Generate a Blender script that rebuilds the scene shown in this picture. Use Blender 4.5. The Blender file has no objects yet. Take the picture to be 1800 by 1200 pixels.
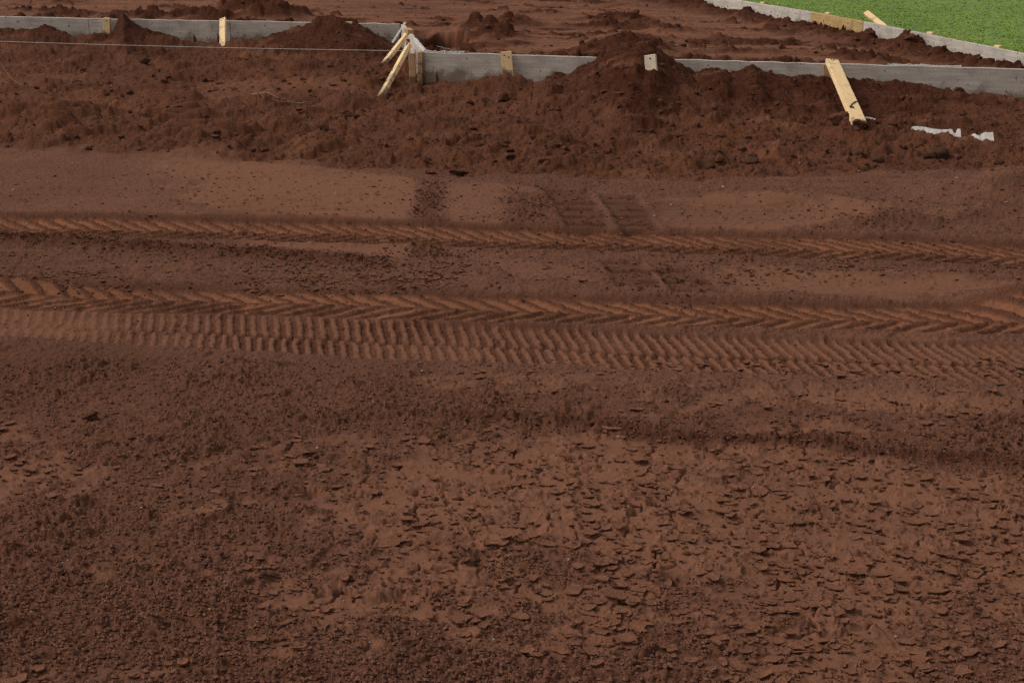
import bpy, bmesh, math, random
import numpy as np
from mathutils import Vector, Matrix

# ------------------------------------------------------------------ camera
FPX, CAM_H = 2800.0, 1.7                      # focal length in pixels of an 1800 px wide picture
PITCH = math.atan(818.0 / FPX)
scene = bpy.context.scene
scene.render.engine = 'CYCLES'
cam_data = bpy.data.cameras.new("camera")
cam_data.sensor_width = 36.0
cam_data.lens = 36.0 * FPX / 1800.0
cam_data.clip_start, cam_data.clip_end = 0.05, 2000.0
cam = bpy.data.objects.new("camera", cam_data)
cam.location = (0, 0, CAM_H)
cam.rotation_euler = (math.pi / 2 - PITCH, 0, 0)
scene.collection.objects.link(cam)
scene.camera = cam

# ------------------------------------------------------------------ overcast sky and weak sun
SUN_EL, SUN_AZ = math.radians(46), math.radians(-80)     # azimuth from +Y towards +X: to the left of the camera
world = bpy.data.worlds.new("World")
scene.world = world
world.use_nodes = True
wn, wl = world.node_tree.nodes, world.node_tree.links
sky = wn.new("ShaderNodeTexSky")
sky.sky_type = 'NISHITA'
sky.sun_disc = False
sky.sun_elevation = SUN_EL
sky.sun_rotation = SUN_AZ
sky.dust_density = 4.0
hs = wn.new("ShaderNodeHueSaturation")
hs.inputs["Saturation"].default_value = 0.12
bg = wn["Background"]
bg.inputs["Strength"].default_value = 0.13
wl.new(sky.outputs[0], hs.inputs["Color"])
wl.new(hs.outputs[0], bg.inputs["Color"])
sun_data = bpy.data.lights.new("sun", 'SUN')
sun_data.energy = 1.0
sun_data.angle = math.radians(20)
sun_data.color = (1.0, 0.95, 0.88)
sun = bpy.data.objects.new("sun", sun_data)
sdir = Vector((math.sin(SUN_AZ) * math.cos(SUN_EL), math.cos(SUN_AZ) * math.cos(SUN_EL), math.sin(SUN_EL)))
sun.rotation_euler = sdir.to_track_quat('Z', 'Y').to_euler()
sun.location = (0, 0, 30)
scene.collection.objects.link(sun)
vs = scene.view_settings
scene.cycles.use_denoising = False
vs.view_transform = 'Standard'
vs.look = 'None'
vs.exposure = 0.05
vs.gamma = 1.0
vs.use_curve_mapping = False

rnd = random.Random(7)
col = scene.collection
F32 = np.float32

# ------------------------------------------------------------------ measuring: a point of the photograph to a point at height z
CP, SP = math.cos(PITCH), math.sin(PITCH)
def G(px, py, z=0.0):
    dx, dy, dz = px - 900.0, CP * FPX + SP * (600.0 - py), -SP * FPX + CP * (600.0 - py)
    t = (z - CAM_H) / dz
    return Vector((dx * t, dy * t, z))

def tag(o, label=None, cat=None, group=None, kind=None):
    if label: o['label'] = label
    if cat: o['category'] = cat
    if group: o['group'] = group
    if kind: o['kind'] = kind
    return o

# ------------------------------------------------------------------ noise on arrays
_rs = np.random.RandomState(3)
_ang = np.linspace(0, 2 * np.pi, 256, endpoint=False)
_GX, _GY = np.cos(_ang).astype(F32), np.sin(_ang).astype(F32)

def _hash(xi, yi, seed):
    h = (xi.astype(np.uint32) * np.uint32(374761393)) ^ (yi.astype(np.uint32) * np.uint32(668265263)) ^ np.uint32((seed * 2654435761) & 0xffffffff)
    h = (h ^ (h >> np.uint32(13))) * np.uint32(1274126177)
    h = (h ^ (h >> np.uint32(16))) * np.uint32(2246822519)
    return h ^ (h >> np.uint32(13))

def perlin(x, y, seed=0):
    xf, yf = np.floor(x), np.floor(y)
    xi, yi = xf.astype(np.int32), yf.astype(np.int32)
    fx, fy = (x - xf).astype(F32), (y - yf).astype(F32)
    u = fx * fx * fx * (fx * (fx * 6 - 15) + 10)
    v = fy * fy * fy * (fy * (fy * 6 - 15) + 10)
    def g(ix, iy, dx, dy):
        k = _hash(ix, iy, seed) >> np.uint32(24)
        return _GX[k] * dx + _GY[k] * dy
    a = g(xi, yi, fx, fy); b = g(xi + 1, yi, fx - 1, fy)
    c = g(xi, yi + 1, fx, fy - 1); d = g(xi + 1, yi + 1, fx - 1, fy - 1)
    ab = a + u * (b - a); cd = c + u * (d - c)
    return (ab + v * (cd - ab)) * F32(1.45)

def fbm(x, y, size, octaves=3, seed=0, gain=0.5):
    f, a, s, n = 1.0 / size, 1.0, 0.0, 0.0
    for o in range(octaves):
        s = s + a * perlin(x * f, y * f, seed + 17 * o)
        n += a; a *= gain; f *= 2.07
    return s / n

def worley(x, y, size, seed=0):
    """distance to nearest and second nearest cell point (in cell units), cell random, offset to nearest"""
    x = x / size; y = y / size
    xf, yf = np.floor(x), np.floor(y)
    xi, yi = xf.astype(np.int32), yf.astype(np.int32)
    f1 = np.full(x.shape, 9, F32); f2 = np.full(x.shape, 9, F32)
    idr = np.zeros(x.shape, np.uint32)
    ox = np.zeros(x.shape, F32); oy = np.zeros(x.shape, F32)
    for i in (-1, 0, 1):
        for j in (-1, 0, 1):
            h = _hash(xi + i, yi + j, seed)
            px = (xf + i) + (h & np.uint32(1023)).astype(F32) / 1023.0
            py = (yf + j) + ((h >> np.uint32(10)) & np.uint32(1023)).astype(F32) / 1023.0
            dx = (x - px).astype(F32); dy = (y - py).astype(F32)
            d = np.sqrt(dx * dx + dy * dy)
            near = d < f1
            f2 = np.where(near, f1, np.minimum(f2, d))
            ox = np.where(near, dx, ox); oy = np.where(near, dy, oy)
            idr = np.where(near, h, idr)
            f1 = np.where(near, d, f1)
    return f1, f2, (idr >> np.uint32(20)).astype(F32) / 4095.0, ox, oy

def sstep(a, b, x):
    t = np.clip((x - a) / (b - a), 0, 1)
    return t * t * (3 - 2 * t)

def poly_mask(X, Y, pts, soft, wob=0.0, seed=50):
    """1 inside the ground outline given by photograph points, falling to 0 over `soft` metres"""
    P = [G(*p) for p in pts]
    out = np.zeros(X.shape, F32)
    xs = [p.x for p in P]; ys = [p.y for p in P]
    m = 1.5 * soft + wob
    sel = np.nonzero((X > min(xs) - m) & (X < max(xs) + m) & (Y > min(ys) - m) & (Y < max(ys) + m))[0]
    if sel.size == 0: return out
    x, y = X[sel], Y[sel]
    if wob:
        wx = fbm(x, y, 0.22, 3, seed) * wob; wy = fbm(x, y, 0.22, 3, seed + 5) * wob
        x = x + wx; y = y + wy
    dist = np.full(x.shape, 1e9); inside = np.zeros(x.shape, bool)
    n = len(P)
    for i in range(n):
        ax, ay, bx, by = P[i].x, P[i].y, P[(i + 1) % n].x, P[(i + 1) % n].y
        ex, ey = bx - ax, by - ay
        t = np.clip(((x - ax) * ex + (y - ay) * ey) / (ex * ex + ey * ey + 1e-9), 0, 1)
        dist = np.minimum(dist, np.hypot(x - ax - t * ex, y - ay - t * ey))
        cond = (ay > y) != (by > y)
        inside ^= cond & (x < (bx - ax) * (y - ay) / (by - ay + 1e-12) + ax)
    sd = np.where(inside, dist, -dist)
    out[sel] = sstep(-soft, soft, sd)
    return out

class Lane:
    """a curve that runs across the picture, y as a smooth function of x"""
    def __init__(self, pts, deg=3):
        P = [G(*p) for p in pts]
        self.c = np.polyfit([p.x for p in P], [p.y for p in P], deg)
        self.x0, self.x1 = P[0].x, P[-1].x
        xx = np.linspace(self.x0 - 3, self.x1 + 3, 800)
        cl = np.clip(xx, self.x0 - .4, self.x1 + .4)
        yy = np.polyval(self.c, cl)
        self.xx, self.yy = xx, yy
        self.ss = np.concatenate([[0], np.cumsum(np.hypot(np.diff(xx), np.diff(yy)))])
        self.sl = np.gradient(yy, xx)
    def ws(self, X, Y):
        yy = np.interp(X, self.xx, self.yy); sl = np.interp(X, self.xx, self.sl)
        c = 1 / np.sqrt(1 + sl * sl)
        w = (Y - yy) * c
        return w, np.interp(X, self.xx, self.ss) + w * sl * c

# ------------------------------------------------------------------ the forms: plan lines (outer face, z of the top)
TOP = 0.24
FRONT_A = G(745, 92, TOP); FRONT_B = G(1800, 122, TOP)
BACK_A = G(0, 30, TOP); BACK_B = G(704, 42.4, TOP)
SIDE_A = G(1800, 95, TOP); SIDE_K1 = G(1518, 38.5, TOP); SIDE_K2 = G(1427, 21.5, TOP); SIDE_B = G(1290, 0, TOP)
def v2(p): return np.array([p.x, p.y])
def line_frame(a, b):
    a, b = v2(a), v2(b); t = (b - a) / np.hypot(*(b - a))
    return a, t, np.array([t[1], -t[0]])          # normal points to the right of a->b
fa, ft, fn = line_frame(FRONT_A, FRONT_B)         # fn points to the camera
ba, bt, bn = line_frame(BACK_A, BACK_B)
def s_front(px):
    p = v2(G(px, 92 + 0.02844 * (px - 745), TOP)); return float((p - fa) @ ft)
def s_back(px):
    p = v2(G(px, 30 + 0.0176 * px, TOP)); return float((p - ba) @ bt)
FRONT_SOIL = [(700, 0), (745, .0), (800, .005), (900, .015), (945, .0), (975, .07), (1000, .06), (1030, .11), (1065, .19), (1090, .27), (1120, .32), (1145, .31), (1165, .25), (1190, .17),
              (1222, .095), (1245, .13), (1262, .15), (1282, .115), (1300, .15), (1322, .205), (1340, .16), (1375, .12), (1420, .12), (1470, .10), (1520, .10), (1600, .10), (1650, .07), (1700, .04), (1760, .025), (1900, .02), (2300, .02)]
FRONT_REACH = [(700, .9), (800, 1.2), (950, 2.2), (1100, 3.3), (1300, 3.1), (1450, 2.6), (1700, 2.2), (1900, 2.0)]
BACK_SOIL = [(-400, .08), (-40, .09), (0, .07), (40, .07), (85, .125), (130, .03), (150, .05), (165, .05), (186, .05), (198, .09), (207, .20), (215, .30), (229, .21), (250, .13), (300, .05), (335, .01), (390, .005), (415, .035), (450, .04),
             (490, .10), (530, .17), (560, .25), (590, .285), (606, .24), (630, .20), (645, .15), (665, .09), (690, .01), (760, 0)]
FS = (np.array([s_front(p[0]) for p in FRONT_SOIL]), np.array([p[1] for p in FRONT_SOIL]))
FR = (np.array([s_front(p[0]) for p in FRONT_REACH]), np.array([p[1] for p in FRONT_REACH]))
BS = (np.array([s_back(p[0]) for p in BACK_SOIL]), np.array([p[1] for p in BACK_SOIL]))

TRACK_FAR = Lane([(-150, 393), (0, 396), (300, 399), (600, 406), (900, 417), (1200, 426), (1400, 432), (1600, 439), (1800, 446), (1950, 452)])
TRACK_NEAR = Lane([(-150, 506), (0, 511), (300, 520), (600, 533), (900, 541), (1200, 547), (1500, 556), (1800, 565), (1950, 570)])
TRACK_BAR = Lane([(-150, 562), (0, 567), (300, 575), (600, 590), (900, 605), (1200, 616), (1500, 628), (1800, 641), (1950, 647)])
LEDGE = Lane([(700, 727), (850, 735), (1000, 742), (1100, 750), (1250, 765), (1400, 782), (1600, 800), (1800, 818), (1950, 833)])
DARKLINE = Lane([(-150, 412), (0, 420), (200, 432), (400, 446), (560, 454), (720, 461)], 2)
CRACKLINE = Lane([(1230, 463), (1350, 466), (1500, 474), (1650, 482), (1800, 488), (1950, 492)], 2)
LIP_TOP = Lane([(1180, 330), (1300, 338), (1420, 352), (1500, 358), (1650, 372), (1800, 385)], 2)
ROUGH_EDGE = Lane([(-200, 262), (0, 263), (150, 268), (300, 272), (500, 292), (720, 306), (900, 312), (1100, 318), (1300, 316), (1500, 312), (1800, 308), (2000, 308)], 4)

CRUST = [(0, 640, .1), (200, 700, .08), (450, 700, .05), (700, 720, .05), (0, 760, .45), (60, 830, .45), (250, 780, .2), (350, 860, .4), (560, 800, .55), (600, 850, .6), (750, 850, .8), (850, 900, .85), (500, 950, .45),
         (300, 950, .3), (150, 950, .1), (80, 1050, .12), (250, 1050, .3), (450, 1060, .5), (600, 1050, .5), (200, 1150, .2), (50, 1180, .4), (450, 1150, .5), (650, 1150, .4), (800, 1000, .55), (950, 850, .9),
         (1050, 800, .85), (1100, 900, .85), (1300, 900, .9), (1500, 850, .75), (1700, 870, .6), (1300, 800, .7), (1000, 1000, .45), (1200, 980, .8), (1200, 1050, .4), (1400, 1000, .8), (1600, 1000, .75),
         (1750, 1000, .65), (900, 1100, .45), (1100, 1150, .4), (1300, 1120, .5), (1500, 1150, .65), (1700, 1130, .5), (900, 680, .5), (1100, 670, .55), (1300, 680, .65), (1500, 690, .9), (1700, 690, .95),
         (1000, 722, .25), (1300, 740, .3), (1600, 765, .35), (1750, 785, .15), (500, 640, .2), (200, 640, .15), (60, 610, .1)]
# humps and hollows: photograph point, height, radius across, radius along the view
BUMPS = [(1492, 196, -.05, .14, .35), (190, 62, -.09, .10, .45), (1035, 172, .07, .6, .8), (1190, 178, .05, .6, .8), (930, 205, .05, .5, .6), (52, 215, .12, .34, .40), (10, 245, .05, .4, .35), (190, 232, .09, .35, .5), (330, 262, .05, .55, .25), (420, 205, .07, .35, .6), (610, 182, .11, .17, .22), (500, 222, .09, .17, .25), (560, 262, .06, .6, .25),
         (700, 275, .05, .6, .25), (760, 230, .07, .35, .3), (890, 165, .13, .22, .3), (830, 190, .06, .3, .4), (960, 262, .07, .25, .3), (1552, 386, .06, .15, .10), (1500, 396, .04, .24, .07), (1600, 394, .045, .2, .08),
         (1745, 352, .10, .35, .28), (1800, 345, .08, .4, .4), (1810, 540, .09, .22, .14), (1600, 520, .02, .6, .1), (1180, 790, -.012, .5, .2), (20, 500, .05, .16, .10), (90, 505, .03, .16, .08),
         (1490, 232, .03, .16, .2), (1655, 262, .03, .25, .3), (700, 150, -.05, .2, .5), (715, 132, -.06, .14, .6), (1240, 190, .04, .3, .5), (1050, 200, .05, .4, .5), (10, 600, .02, .3, .12),
         (900, 405, -.012, .8, .3), (550, 868, -.035, .035, .03), (845, 985, -.03, .04, .03), (1190, 1016, -.04, .045, .04), (692, 1055, -.03, .04, .03), (1120, 862, .012, .08, .03), (500, 480, -.015, .8, .3)]

SMOOTH = [([(430, 283), (600, 297), (730, 314), (722, 396), (560, 391), (450, 386), (400, 340)], 1.0, .03, .07), ([(255, 276), (480, 284), (520, 390), (330, 380), (300, 330)], .95, .22, .45),
          ([(778, 322), (880, 322), (962, 332), (935, 362), (905, 392), (782, 398)], .75, .06, .16),
          ([(420, 428), (560, 424), (722, 432), (712, 461), (600, 455), (520, 447)], .95, .05, .08),
          ([(1170, 345), (1350, 345), (1500, 358), (1570, 374), (1500, 396), (1350, 408), (1180, 404)], .85, .08, .15),
          ([(1270, 474), (1450, 480), (1800, 502), (1900, 515), (1650, 527), (1450, 522), (1290, 506)], .85, .06, .15),
          ([(-150, 268), (150, 270), (270, 282), (275, 378), (-150, 380)], .42, .15, .3),
          ([(800, 446), (1040, 470), (1060, 492), (900, 485)], .5, .06, .2),
          ([(1550, 315), (1850, 322), (1850, 335), (1600, 330)], .45, .1, .2),
          ([(560, 130), (640, 150), (560, 165), (420, 170), (330, 168), (350, 145)], .8, .2, .3), ([(-100, 122), (120, 126), (160, 138), (-100, 150)], .6, .15, .4), ([(-100, 160), (250, 165), (240, 186), (-100, 182)], .4, .15, .4), ([(250, 160), (430, 200), (430, 265), (330, 250)], .3, .2, .4)]
SEAM = [[(742, 316), (775, 318), (772, 400), (728, 398)], [(722, 430), (790, 434), (770, 458), (716, 462)], [(880, 335), (965, 338), (1000, 400), (890, 395)]]
GROUSER = [([(958, 331), (1036, 333), (1080, 398), (1002, 400)], 1.0), ([(1052, 338), (1120, 342), (1165, 402), (1096, 402)], .9), ([(1058, 457), (1130, 458), (1170, 505), (1085, 503)], .8), ([(1140, 460), (1215, 466), (1280, 512), (1185, 512)], .8)]
GROUSER_OLD = [[(260, 200), (350, 198), (440, 262), (320, 258)], [(70, 215), (140, 185), (160, 205), (110, 250), (50, 255)], [(255, 150), (330, 150), (345, 175), (250, 178)]]

def track_tread(w, s, width, pitch, slant, seed, X, Y):
    """farm tyre print: chevron lugs, halves staggered; returns depth 0..1 of the lug print and mask of the track"""
    half = width / 2
    wob = fbm(X, Y, .25, 2, seed) * .012
    w = w + wob
    inside = sstep(half + .015, half - .03, np.abs(w))
    up = w > 0
    aw = np.abs(w)
    ph = (s + slant * aw + np.where(up, 0, .5 * pitch) + fbm(X, Y, .4, 2, seed + 3) * .03 + fbm(X, Y, .06, 2, seed + 4) * .012) / pitch
    tri = np.abs((ph % 1.0) - .5) * 2
    lug = np.where(up, sstep(.30, .42, tri), sstep(.36, .48, tri)) * sstep(.0, .02, aw + .004) * sstep(half - .02, half - .06, aw)
    return lug, inside, w

def ground_at(X, Y):
    """height of the ground outside the forms, and what it is made of: crust, loose, clay, damp; and how much is a mound"""
    X = np.asarray(X, np.float64); Y = np.asarray(Y, np.float64)
    n0 = fbm(X, Y, 1.6, 3, 1)
    z = .018 * n0
    near = sstep(30, 24, Y) * sstep(1.5, 3.0, Y)
    # --- smooth places
    crust = np.zeros(X.shape, F32); smooth = np.zeros(X.shape, F32)
    for pts, val, soft, wob in SMOOTH:
        smooth = np.maximum(smooth, val * poly_mask(X, Y, pts, soft, wob, 60))
    # --- cracked crust of the foreground
    num = np.zeros(X.shape); den = np.zeros(X.shape)
    lx, ly = X / np.maximum(Y, 1.5), np.log(np.maximum(Y, 1.5))
    for px, py, v in CRUST:
        p = G(px, py)
        r2 = (lx - p.x / p.y) ** 2 * 1.0 + (ly - math.log(p.y)) ** 2 * 1.6
        k = 1 / (r2 + .0006) ** 1.6
        num += k * v; den += k
    fg = sstep(5.75, 5.25, Y - .16 * np.clip(X, -2, 2) * -1.0)
    cr = num / den + .42 * fbm(X, Y, .42, 4, 5, .6) + .25 * fbm(X, Y, .09, 2, 6)
    crust = sstep(.34, .66, cr) * fg
    # --- rough band
    wr, _ = ROUGH_EDGE.ws(X, Y)
    wr = wr + .35 * fbm(X, Y, .7, 3, 8)
    rough = sstep(-.06, .30, wr)
    # mounds against the forms
    wx = X + .04 * fbm(X, Y, .4, 3, 9); wy = Y + .04 * fbm(X, Y, .4, 3, 10)
    s, d = (wx - fa[0]) * ft[0] + (wy - fa[1]) * ft[1], (X - fa[0]) * fn[0] + (Y - fa[1]) * fn[1]
    s = s - .17 * np.clip(d, -.2, 3); zc = np.interp(s, *FS); D = np.interp(s, *FR)
    u = np.clip((d - .06) / D, 0, 1)
    mf = zc * (1 - u) ** 1.45 * sstep(-.75, -.35, d) * sstep(-.5, -.05, s)
    s2, d2 = (wx - ba[0]) * bt[0] + (wy - ba[1]) * bt[1], (X - ba[0]) * bn[0] + (Y - ba[1]) * bn[1]
    s2 = s2 - .456 * np.clip(d2, -.2, 2.5); zb = np.interp(s2, *BS)
    u2 = np.clip((d2 - .06) / 2.3, 0, 1)
    left_of = sstep(.15, -.25, X - (FRONT_A.x + (Y - FRONT_A.y) * (BACK_B.x - FRONT_A.x) / (BACK_B.y - FRONT_A.y)))
    mb = zb * (1 - u2) ** 1.6 * sstep(-.75, -.35, d2) * left_of
    bank = .05 * sstep(2.6, .6, d2) * left_of + .04 * sstep(2.4, .7, d) * sstep(-.1, .5, s)
    mound = np.maximum(mf, mb)
    z = z + mound + bank * sstep(.02, .3, mound + .2) * .6
    for px, py, h, rx, ry in BUMPS:
        p = G(px, py)
        sel = np.nonzero((np.abs(X - p.x) < 3 * rx) & (np.abs(Y - p.y) < 3 * ry))[0]
        if sel.size:
            q = ((X[sel] - p.x) / rx) ** 2 + ((Y[sel] - p.y) / ry) ** 2
            q = q * (1 + .5 * fbm(X[sel], Y[sel], .2, 2, 12))
            z[sel] += h * np.exp(-q)
    clay = np.clip(.35 * rough + .5 * fbm(X, Y, .9, 3, 14) * rough, 0, 1)
    # tracks
    tr = np.zeros(X.shape); pressed = np.zeros(X.shape); lugs = np.zeros(X.shape)
    for lane, width, pitch, seed, deep in ((TRACK_FAR, .60, .107, 20, 1.6), (TRACK_NEAR, .46, .110, 23, 1.2)):
        w, sa = lane.ws(X, Y)
        sel = np.nonzero(np.abs(w) < .6)[0]
        if sel.size:
            lug, ins, w2 = track_tread(w[sel], sa[sel], width, pitch, .95, seed, X[sel], Y[sel])
            fade = (.7 + .7 * fbm(X[sel], Y[sel], .35, 3, seed + 7)) * np.where(w2 > 0, 1.1, .9)
            berm = np.exp(-((np.abs(w2) - width / 2 - .022) / .022) ** 2) * np.where(w2 < 0, 1.2, 1.0) * (.6 + .8 * fbm(X[sel], Y[sel], .3, 3, seed + 9))
            z[sel] += deep * (-.012 * ins - .0125 * lug * ins * np.clip(fade, .25, 1.4) + .010 * berm)
            tr[sel] = np.maximum(tr[sel], ins)
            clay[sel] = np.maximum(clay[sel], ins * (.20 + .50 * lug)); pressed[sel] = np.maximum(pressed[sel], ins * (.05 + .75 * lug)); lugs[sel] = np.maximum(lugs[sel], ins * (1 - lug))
    w, sa = TRACK_BAR.ws(X, Y)
    sel = np.nonzero(np.abs(w) < .45)[0]
    bar = np.zeros(X.shape); grvs = np.zeros(X.shape)
    if sel.size:
        ww, xs_, ys_ = w[sel] + .015 * fbm(X[sel], Y[sel], .3, 2, 33), X[sel], Y[sel]
        ins = sstep(.265, .235, np.abs(ww)) * sstep(3.2, 1.2, xs_ + .6 * fbm(xs_, ys_, .5, 2, 37))
        ph = (sa[sel] + .32 * ww + np.where(ww > 0, 0, .025) + .010 * fbm(xs_, ys_, .12, 2, 38)) / .047
        tri = np.abs((ph % 1.0) - .5) * 2
        grv = sstep(.38, .50, tri + .25 * fbm(xs_, ys_, .03, 2, 39))
        cen = np.exp(-(ww / .014) ** 2)
        fade = np.clip(.8 + .9 * fbm(xs_, ys_, .35, 3, 35), .1, 1.1) * (.4 + .6 * sstep(-2.0, -.8, xs_))
        z[sel] += ins * (-.016 - .011 * grv * fade - .015 * cen * (.5 + fbm(xs_, ys_, .15, 2, 36)))
        bar[sel] = ins; grvs[sel] = np.maximum(grv, cen) * ins * fade
        clay[sel] *= 1 - .8 * ins; clay[sel] = np.maximum(clay[sel], ins * .10)
        crust[sel] *= 1 - .8 * ins
    # ledge of the foreground
    w, sa = LEDGE.ws(X, Y)
    w = w + .08 * fbm(X, Y, .35, 4, 40, .6)
    run = sstep(-.75, .25, X + 0.15 * n0)
    z += run * .014 * sstep(-.05, .03, w) * sstep(1.05, .1, w)
    lw = .022 + .05 * np.clip(fbm(X, Y, .5, 3, 41) + .25, 0, 1)
    lip = run * np.exp(-((w + .005) / lw) ** 2)  # tinted dark below: moist loose soil plus painted shade of the steep face
    crust *= 1 - .95 * lip
    # dark crumbly line, crack line, torn lip
    wd, _ = DARKLINE.ws(X, Y); wd = wd + .05 * fbm(X, Y, .25, 3, 42)
    dark = np.exp(-(wd / .10) ** 2) * sstep(.1, -.35, X + .5)
    z += .018 * dark
    wc, _ = CRACKLINE.ws(X, Y); wc = wc + .10 * fbm(X, Y, .22, 4, 43)
    crackln = np.exp(-(wc / .028) ** 2) * sstep(.6, .95, X)
    z -= .05 * crackln
    z += .02 * sstep(-.35, -.02, wc) * sstep(.0, -.01, wc) * sstep(.6, .95, X)
    wt, _ = LIP_TOP.ws(X, Y); wt = wt + .12 * fbm(X, Y, .3, 3, 44)
    tl = sstep(.9, 1.5, X) * sstep(-.28, -.01, wt) * sstep(.0, -.012, wt)
    z += .045 * tl
    # seams and grouser prints
    seam = np.zeros(X.shape, F32)
    for pts in SEAM: seam = np.maximum(seam, poly_mask(X, Y, pts, .05, .10, 70))
    gr = np.zeros(X.shape, F32)
    for pts, v in GROUSER: gr = np.maximum(gr, v * poly_mask(X, Y, pts, .02, .03, 75))
    gro = np.zeros(X.shape, F32)
    for pts in GROUSER_OLD: gro = np.maximum(gro, poly_mask(X, Y, pts, .10, .25, 78))
    wob = .02 * fbm(X, Y, .3, 2, 80)
    gp = np.abs(((Y + .05 * X + wob) / .175 % 1) - .5) * 2
    gline = gr * sstep(.60, .72, gp) * sstep(-.4, .1, fbm(X, Y, .2, 2, 81))  # groove bars; their recess shade is painted into the colour below
    z += gr * (-.012 - .020 * sstep(.62, .74, gp) * sstep(-.4, .1, fbm(X, Y, .2, 2, 81)))
    gp2 = np.abs(((Y + .12 * X + wob * 2) / .19 % 1) - .5) * 2
    z += gro * (.075 * sstep(.2, .8, gp2) - .01)
    smooth = smooth * (1 - tr) * (1 - bar) * (1 - seam) * (1 - gr)
    # --- fine relief
    mid = np.clip(1 - rough, 0, 1) * (1 - fg)
    calm = np.clip(np.maximum(np.maximum(smooth, tr * .75), np.maximum(bar * .8, gr)), 0, 1)
    streak = sstep(.0, .45, fbm(X * .22, Y, .10, 4, 130, .6) + .35 * fbm(X, Y, .7, 2, 131)) * mid * (1 - rough)
    smooth = np.maximum(smooth, .6 * streak * (1 - tr) * (1 - bar) * (1 - seam) * (1 - gr) * (1 - dark))
    # flakes of the crust: scales that rise slowly and break off, and cracks
    qx = X + .020 * fbm(X, Y, .05, 2, 91); qy = Y + .020 * fbm(X, Y, .05, 2, 92)
    f1, f2, idr, ox, oy = worley(qx, qy * .8, .085, 93)
    patch = sstep(-.25, .25, fbm(X, Y, .3, 3, 94))
    ridge = f2 - f1
    fl = np.clip(crust, 0, 1)
    plate = (.006 * (idr - .5) + .008 * (oy * (idr * 2 - .6)) + .005 * ox * (1 - idr)) * patch
    crack = sstep(.10, .02, ridge + .10 * fbm(X, Y, .035, 2, 95)) * sstep(.0, .3, fbm(X, Y, .16, 2, 96))
    def scales(period, seed, warp):
        ph = -(Y + .35 * X) / period + warp * fbm(X, Y, period * 1.6, 3, seed, .6)
        fr = ph - np.floor(ph)
        return fr * sstep(1.0, .95, fr) * sstep(.02, .35, fbm(X, Y, period * 2.2, 2, seed + 4))
    sc = .008 * scales(.028, 97, 1.6) + .013 * scales(.062, 197, 1.5)
    # chips: small angular pieces of earth, each with its own height and tilt
    def chips(size, seed, frac, hgt):
        wx_ = X + .30 * size * perlin(X / size * 1.7, Y / size * 1.7, seed + 1); wy_ = Y + .30 * size * perlin(X / size * 1.7, Y / size * 1.7, seed + 2)
        a, b, r, cx_, cy_ = worley(wx_, wy_, size, seed)
        r2 = (r * 7.31) % 1.0; r3 = (r * 3.77) % 1.0
        body = (.25 + r2) + 1.1 * (r3 - .5) * cx_ + 1.1 * (r2 - .6) * cy_
        return hgt * body * sstep(.0, .16, b - a) * (r > 1 - frac) * sstep(.75, .45, a)
    z += fg * fl * (plate - .018 * crack + sc)
    loose = np.clip(np.maximum(np.maximum((1 - fl) * fg, rough), (1 - calm) * .40 * mid), 0, 1)
    loose = np.maximum(loose, np.maximum(np.maximum(seam, np.maximum(grvs * .8, lugs * .6)), np.maximum(lip, dark)))
    nb = fbm(X, Y, .03, 3, 99, .6)
    zr = .005 * nb + chips(.013, 101, .8, .0045) + chips(.024, 103, .5, .0075) + chips(.048, 105, .2, .011) + .5 * sc
    amp = .35 + .95 * sstep(-.3, .45, fbm(X, Y, .28, 4, 132, .6))
    clod = sstep(.15, .5, fbm(X, Y, .5, 3, 134)) * (chips(.085, 135, .25, .016) + chips(.05, 136, .35, .010))
    z += loose * fg * (zr * amp + clod) + (1 - loose) * fg * (.002 * nb + chips(.02, 104, .12, .005))
    z += mid * (1 - calm) * (.5 * zr + .004 * fbm(X, Y, .12, 3, 107) + .006 * fbm(X * .25, Y, .06, 3, 110)) + mid * calm * (.0025 * nb + chips(.03, 108, .09, .007) + chips(.06, 118, .04, .010) + .003 * fbm(X * .2, Y, .05, 3, 112)) + grvs * .5 * chips(.02, 106, .6, .008)
    z += lugs * (chips(.03, 138, .4, .004) + .0025 * fbm(X, Y, .05, 3, 139))
    z += np.maximum(np.maximum(lip, dark), seam) * (chips(.03, 109, .5, .006) + .010 * fbm(X, Y, .06, 3, 113, .6))
    big = sstep(-.05, .45, fbm(X, Y, .8, 3, 111)) * (1 - .8 * sstep(.02, .12, mound))
    flat = 1 - sstep(.03, .14, mound)
    lump = sstep(.02, .42, fbm(X, Y * 1.15, .55, 4, 137, .5))
    zrr = .055 * lump * (.5 + .5 * flat) - .02 * flat + .022 * fbm(X, Y, .35, 4, 113, .55) + chips(.15, 115, .3, .034) * big + chips(.075, 117, .4, .017) + chips(.04, 119, .6, .010) - .010
    gully = fbm(X * 1.0, Y * .35, .10, 3, 121) * np.clip(mound * 5, 0, 1) * .018
    z += rough * (1 - .55 * gro) * (1 - .5 * smooth) * zrr + gully
    damp = np.clip(fbm(X, Y, 1.1, 4, 123) * .9 + .5 + calm * mid * .7 * fbm(X * .18, Y, .05, 4, 124, .6), 0, 1)
    humus_shade = np.clip(rough * (.50 + .55 * sstep(.0, .10, mound + .07 * fbm(X, Y, .5, 3, 125))) * (1 - .75 * smooth) * (1 - .8 * sstep(.12, .5, fbm(X, Y, .55, 4, 126, .6))), 0, 1)
    humus_shade = np.maximum(humus_shade, np.maximum(np.maximum(.55 * dark, .6 * lip), .25 * gr)); humus_shade = np.maximum(humus_shade, .75 * gline); humus_shade = np.maximum(humus_shade, .42 * np.clip(grvs, 0, 1) * bar); humus_shade = np.maximum(humus_shade, .5 * lugs)  # dark soil, plus shade painted into ledge lip, grouser bars and tread ridges
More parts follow.
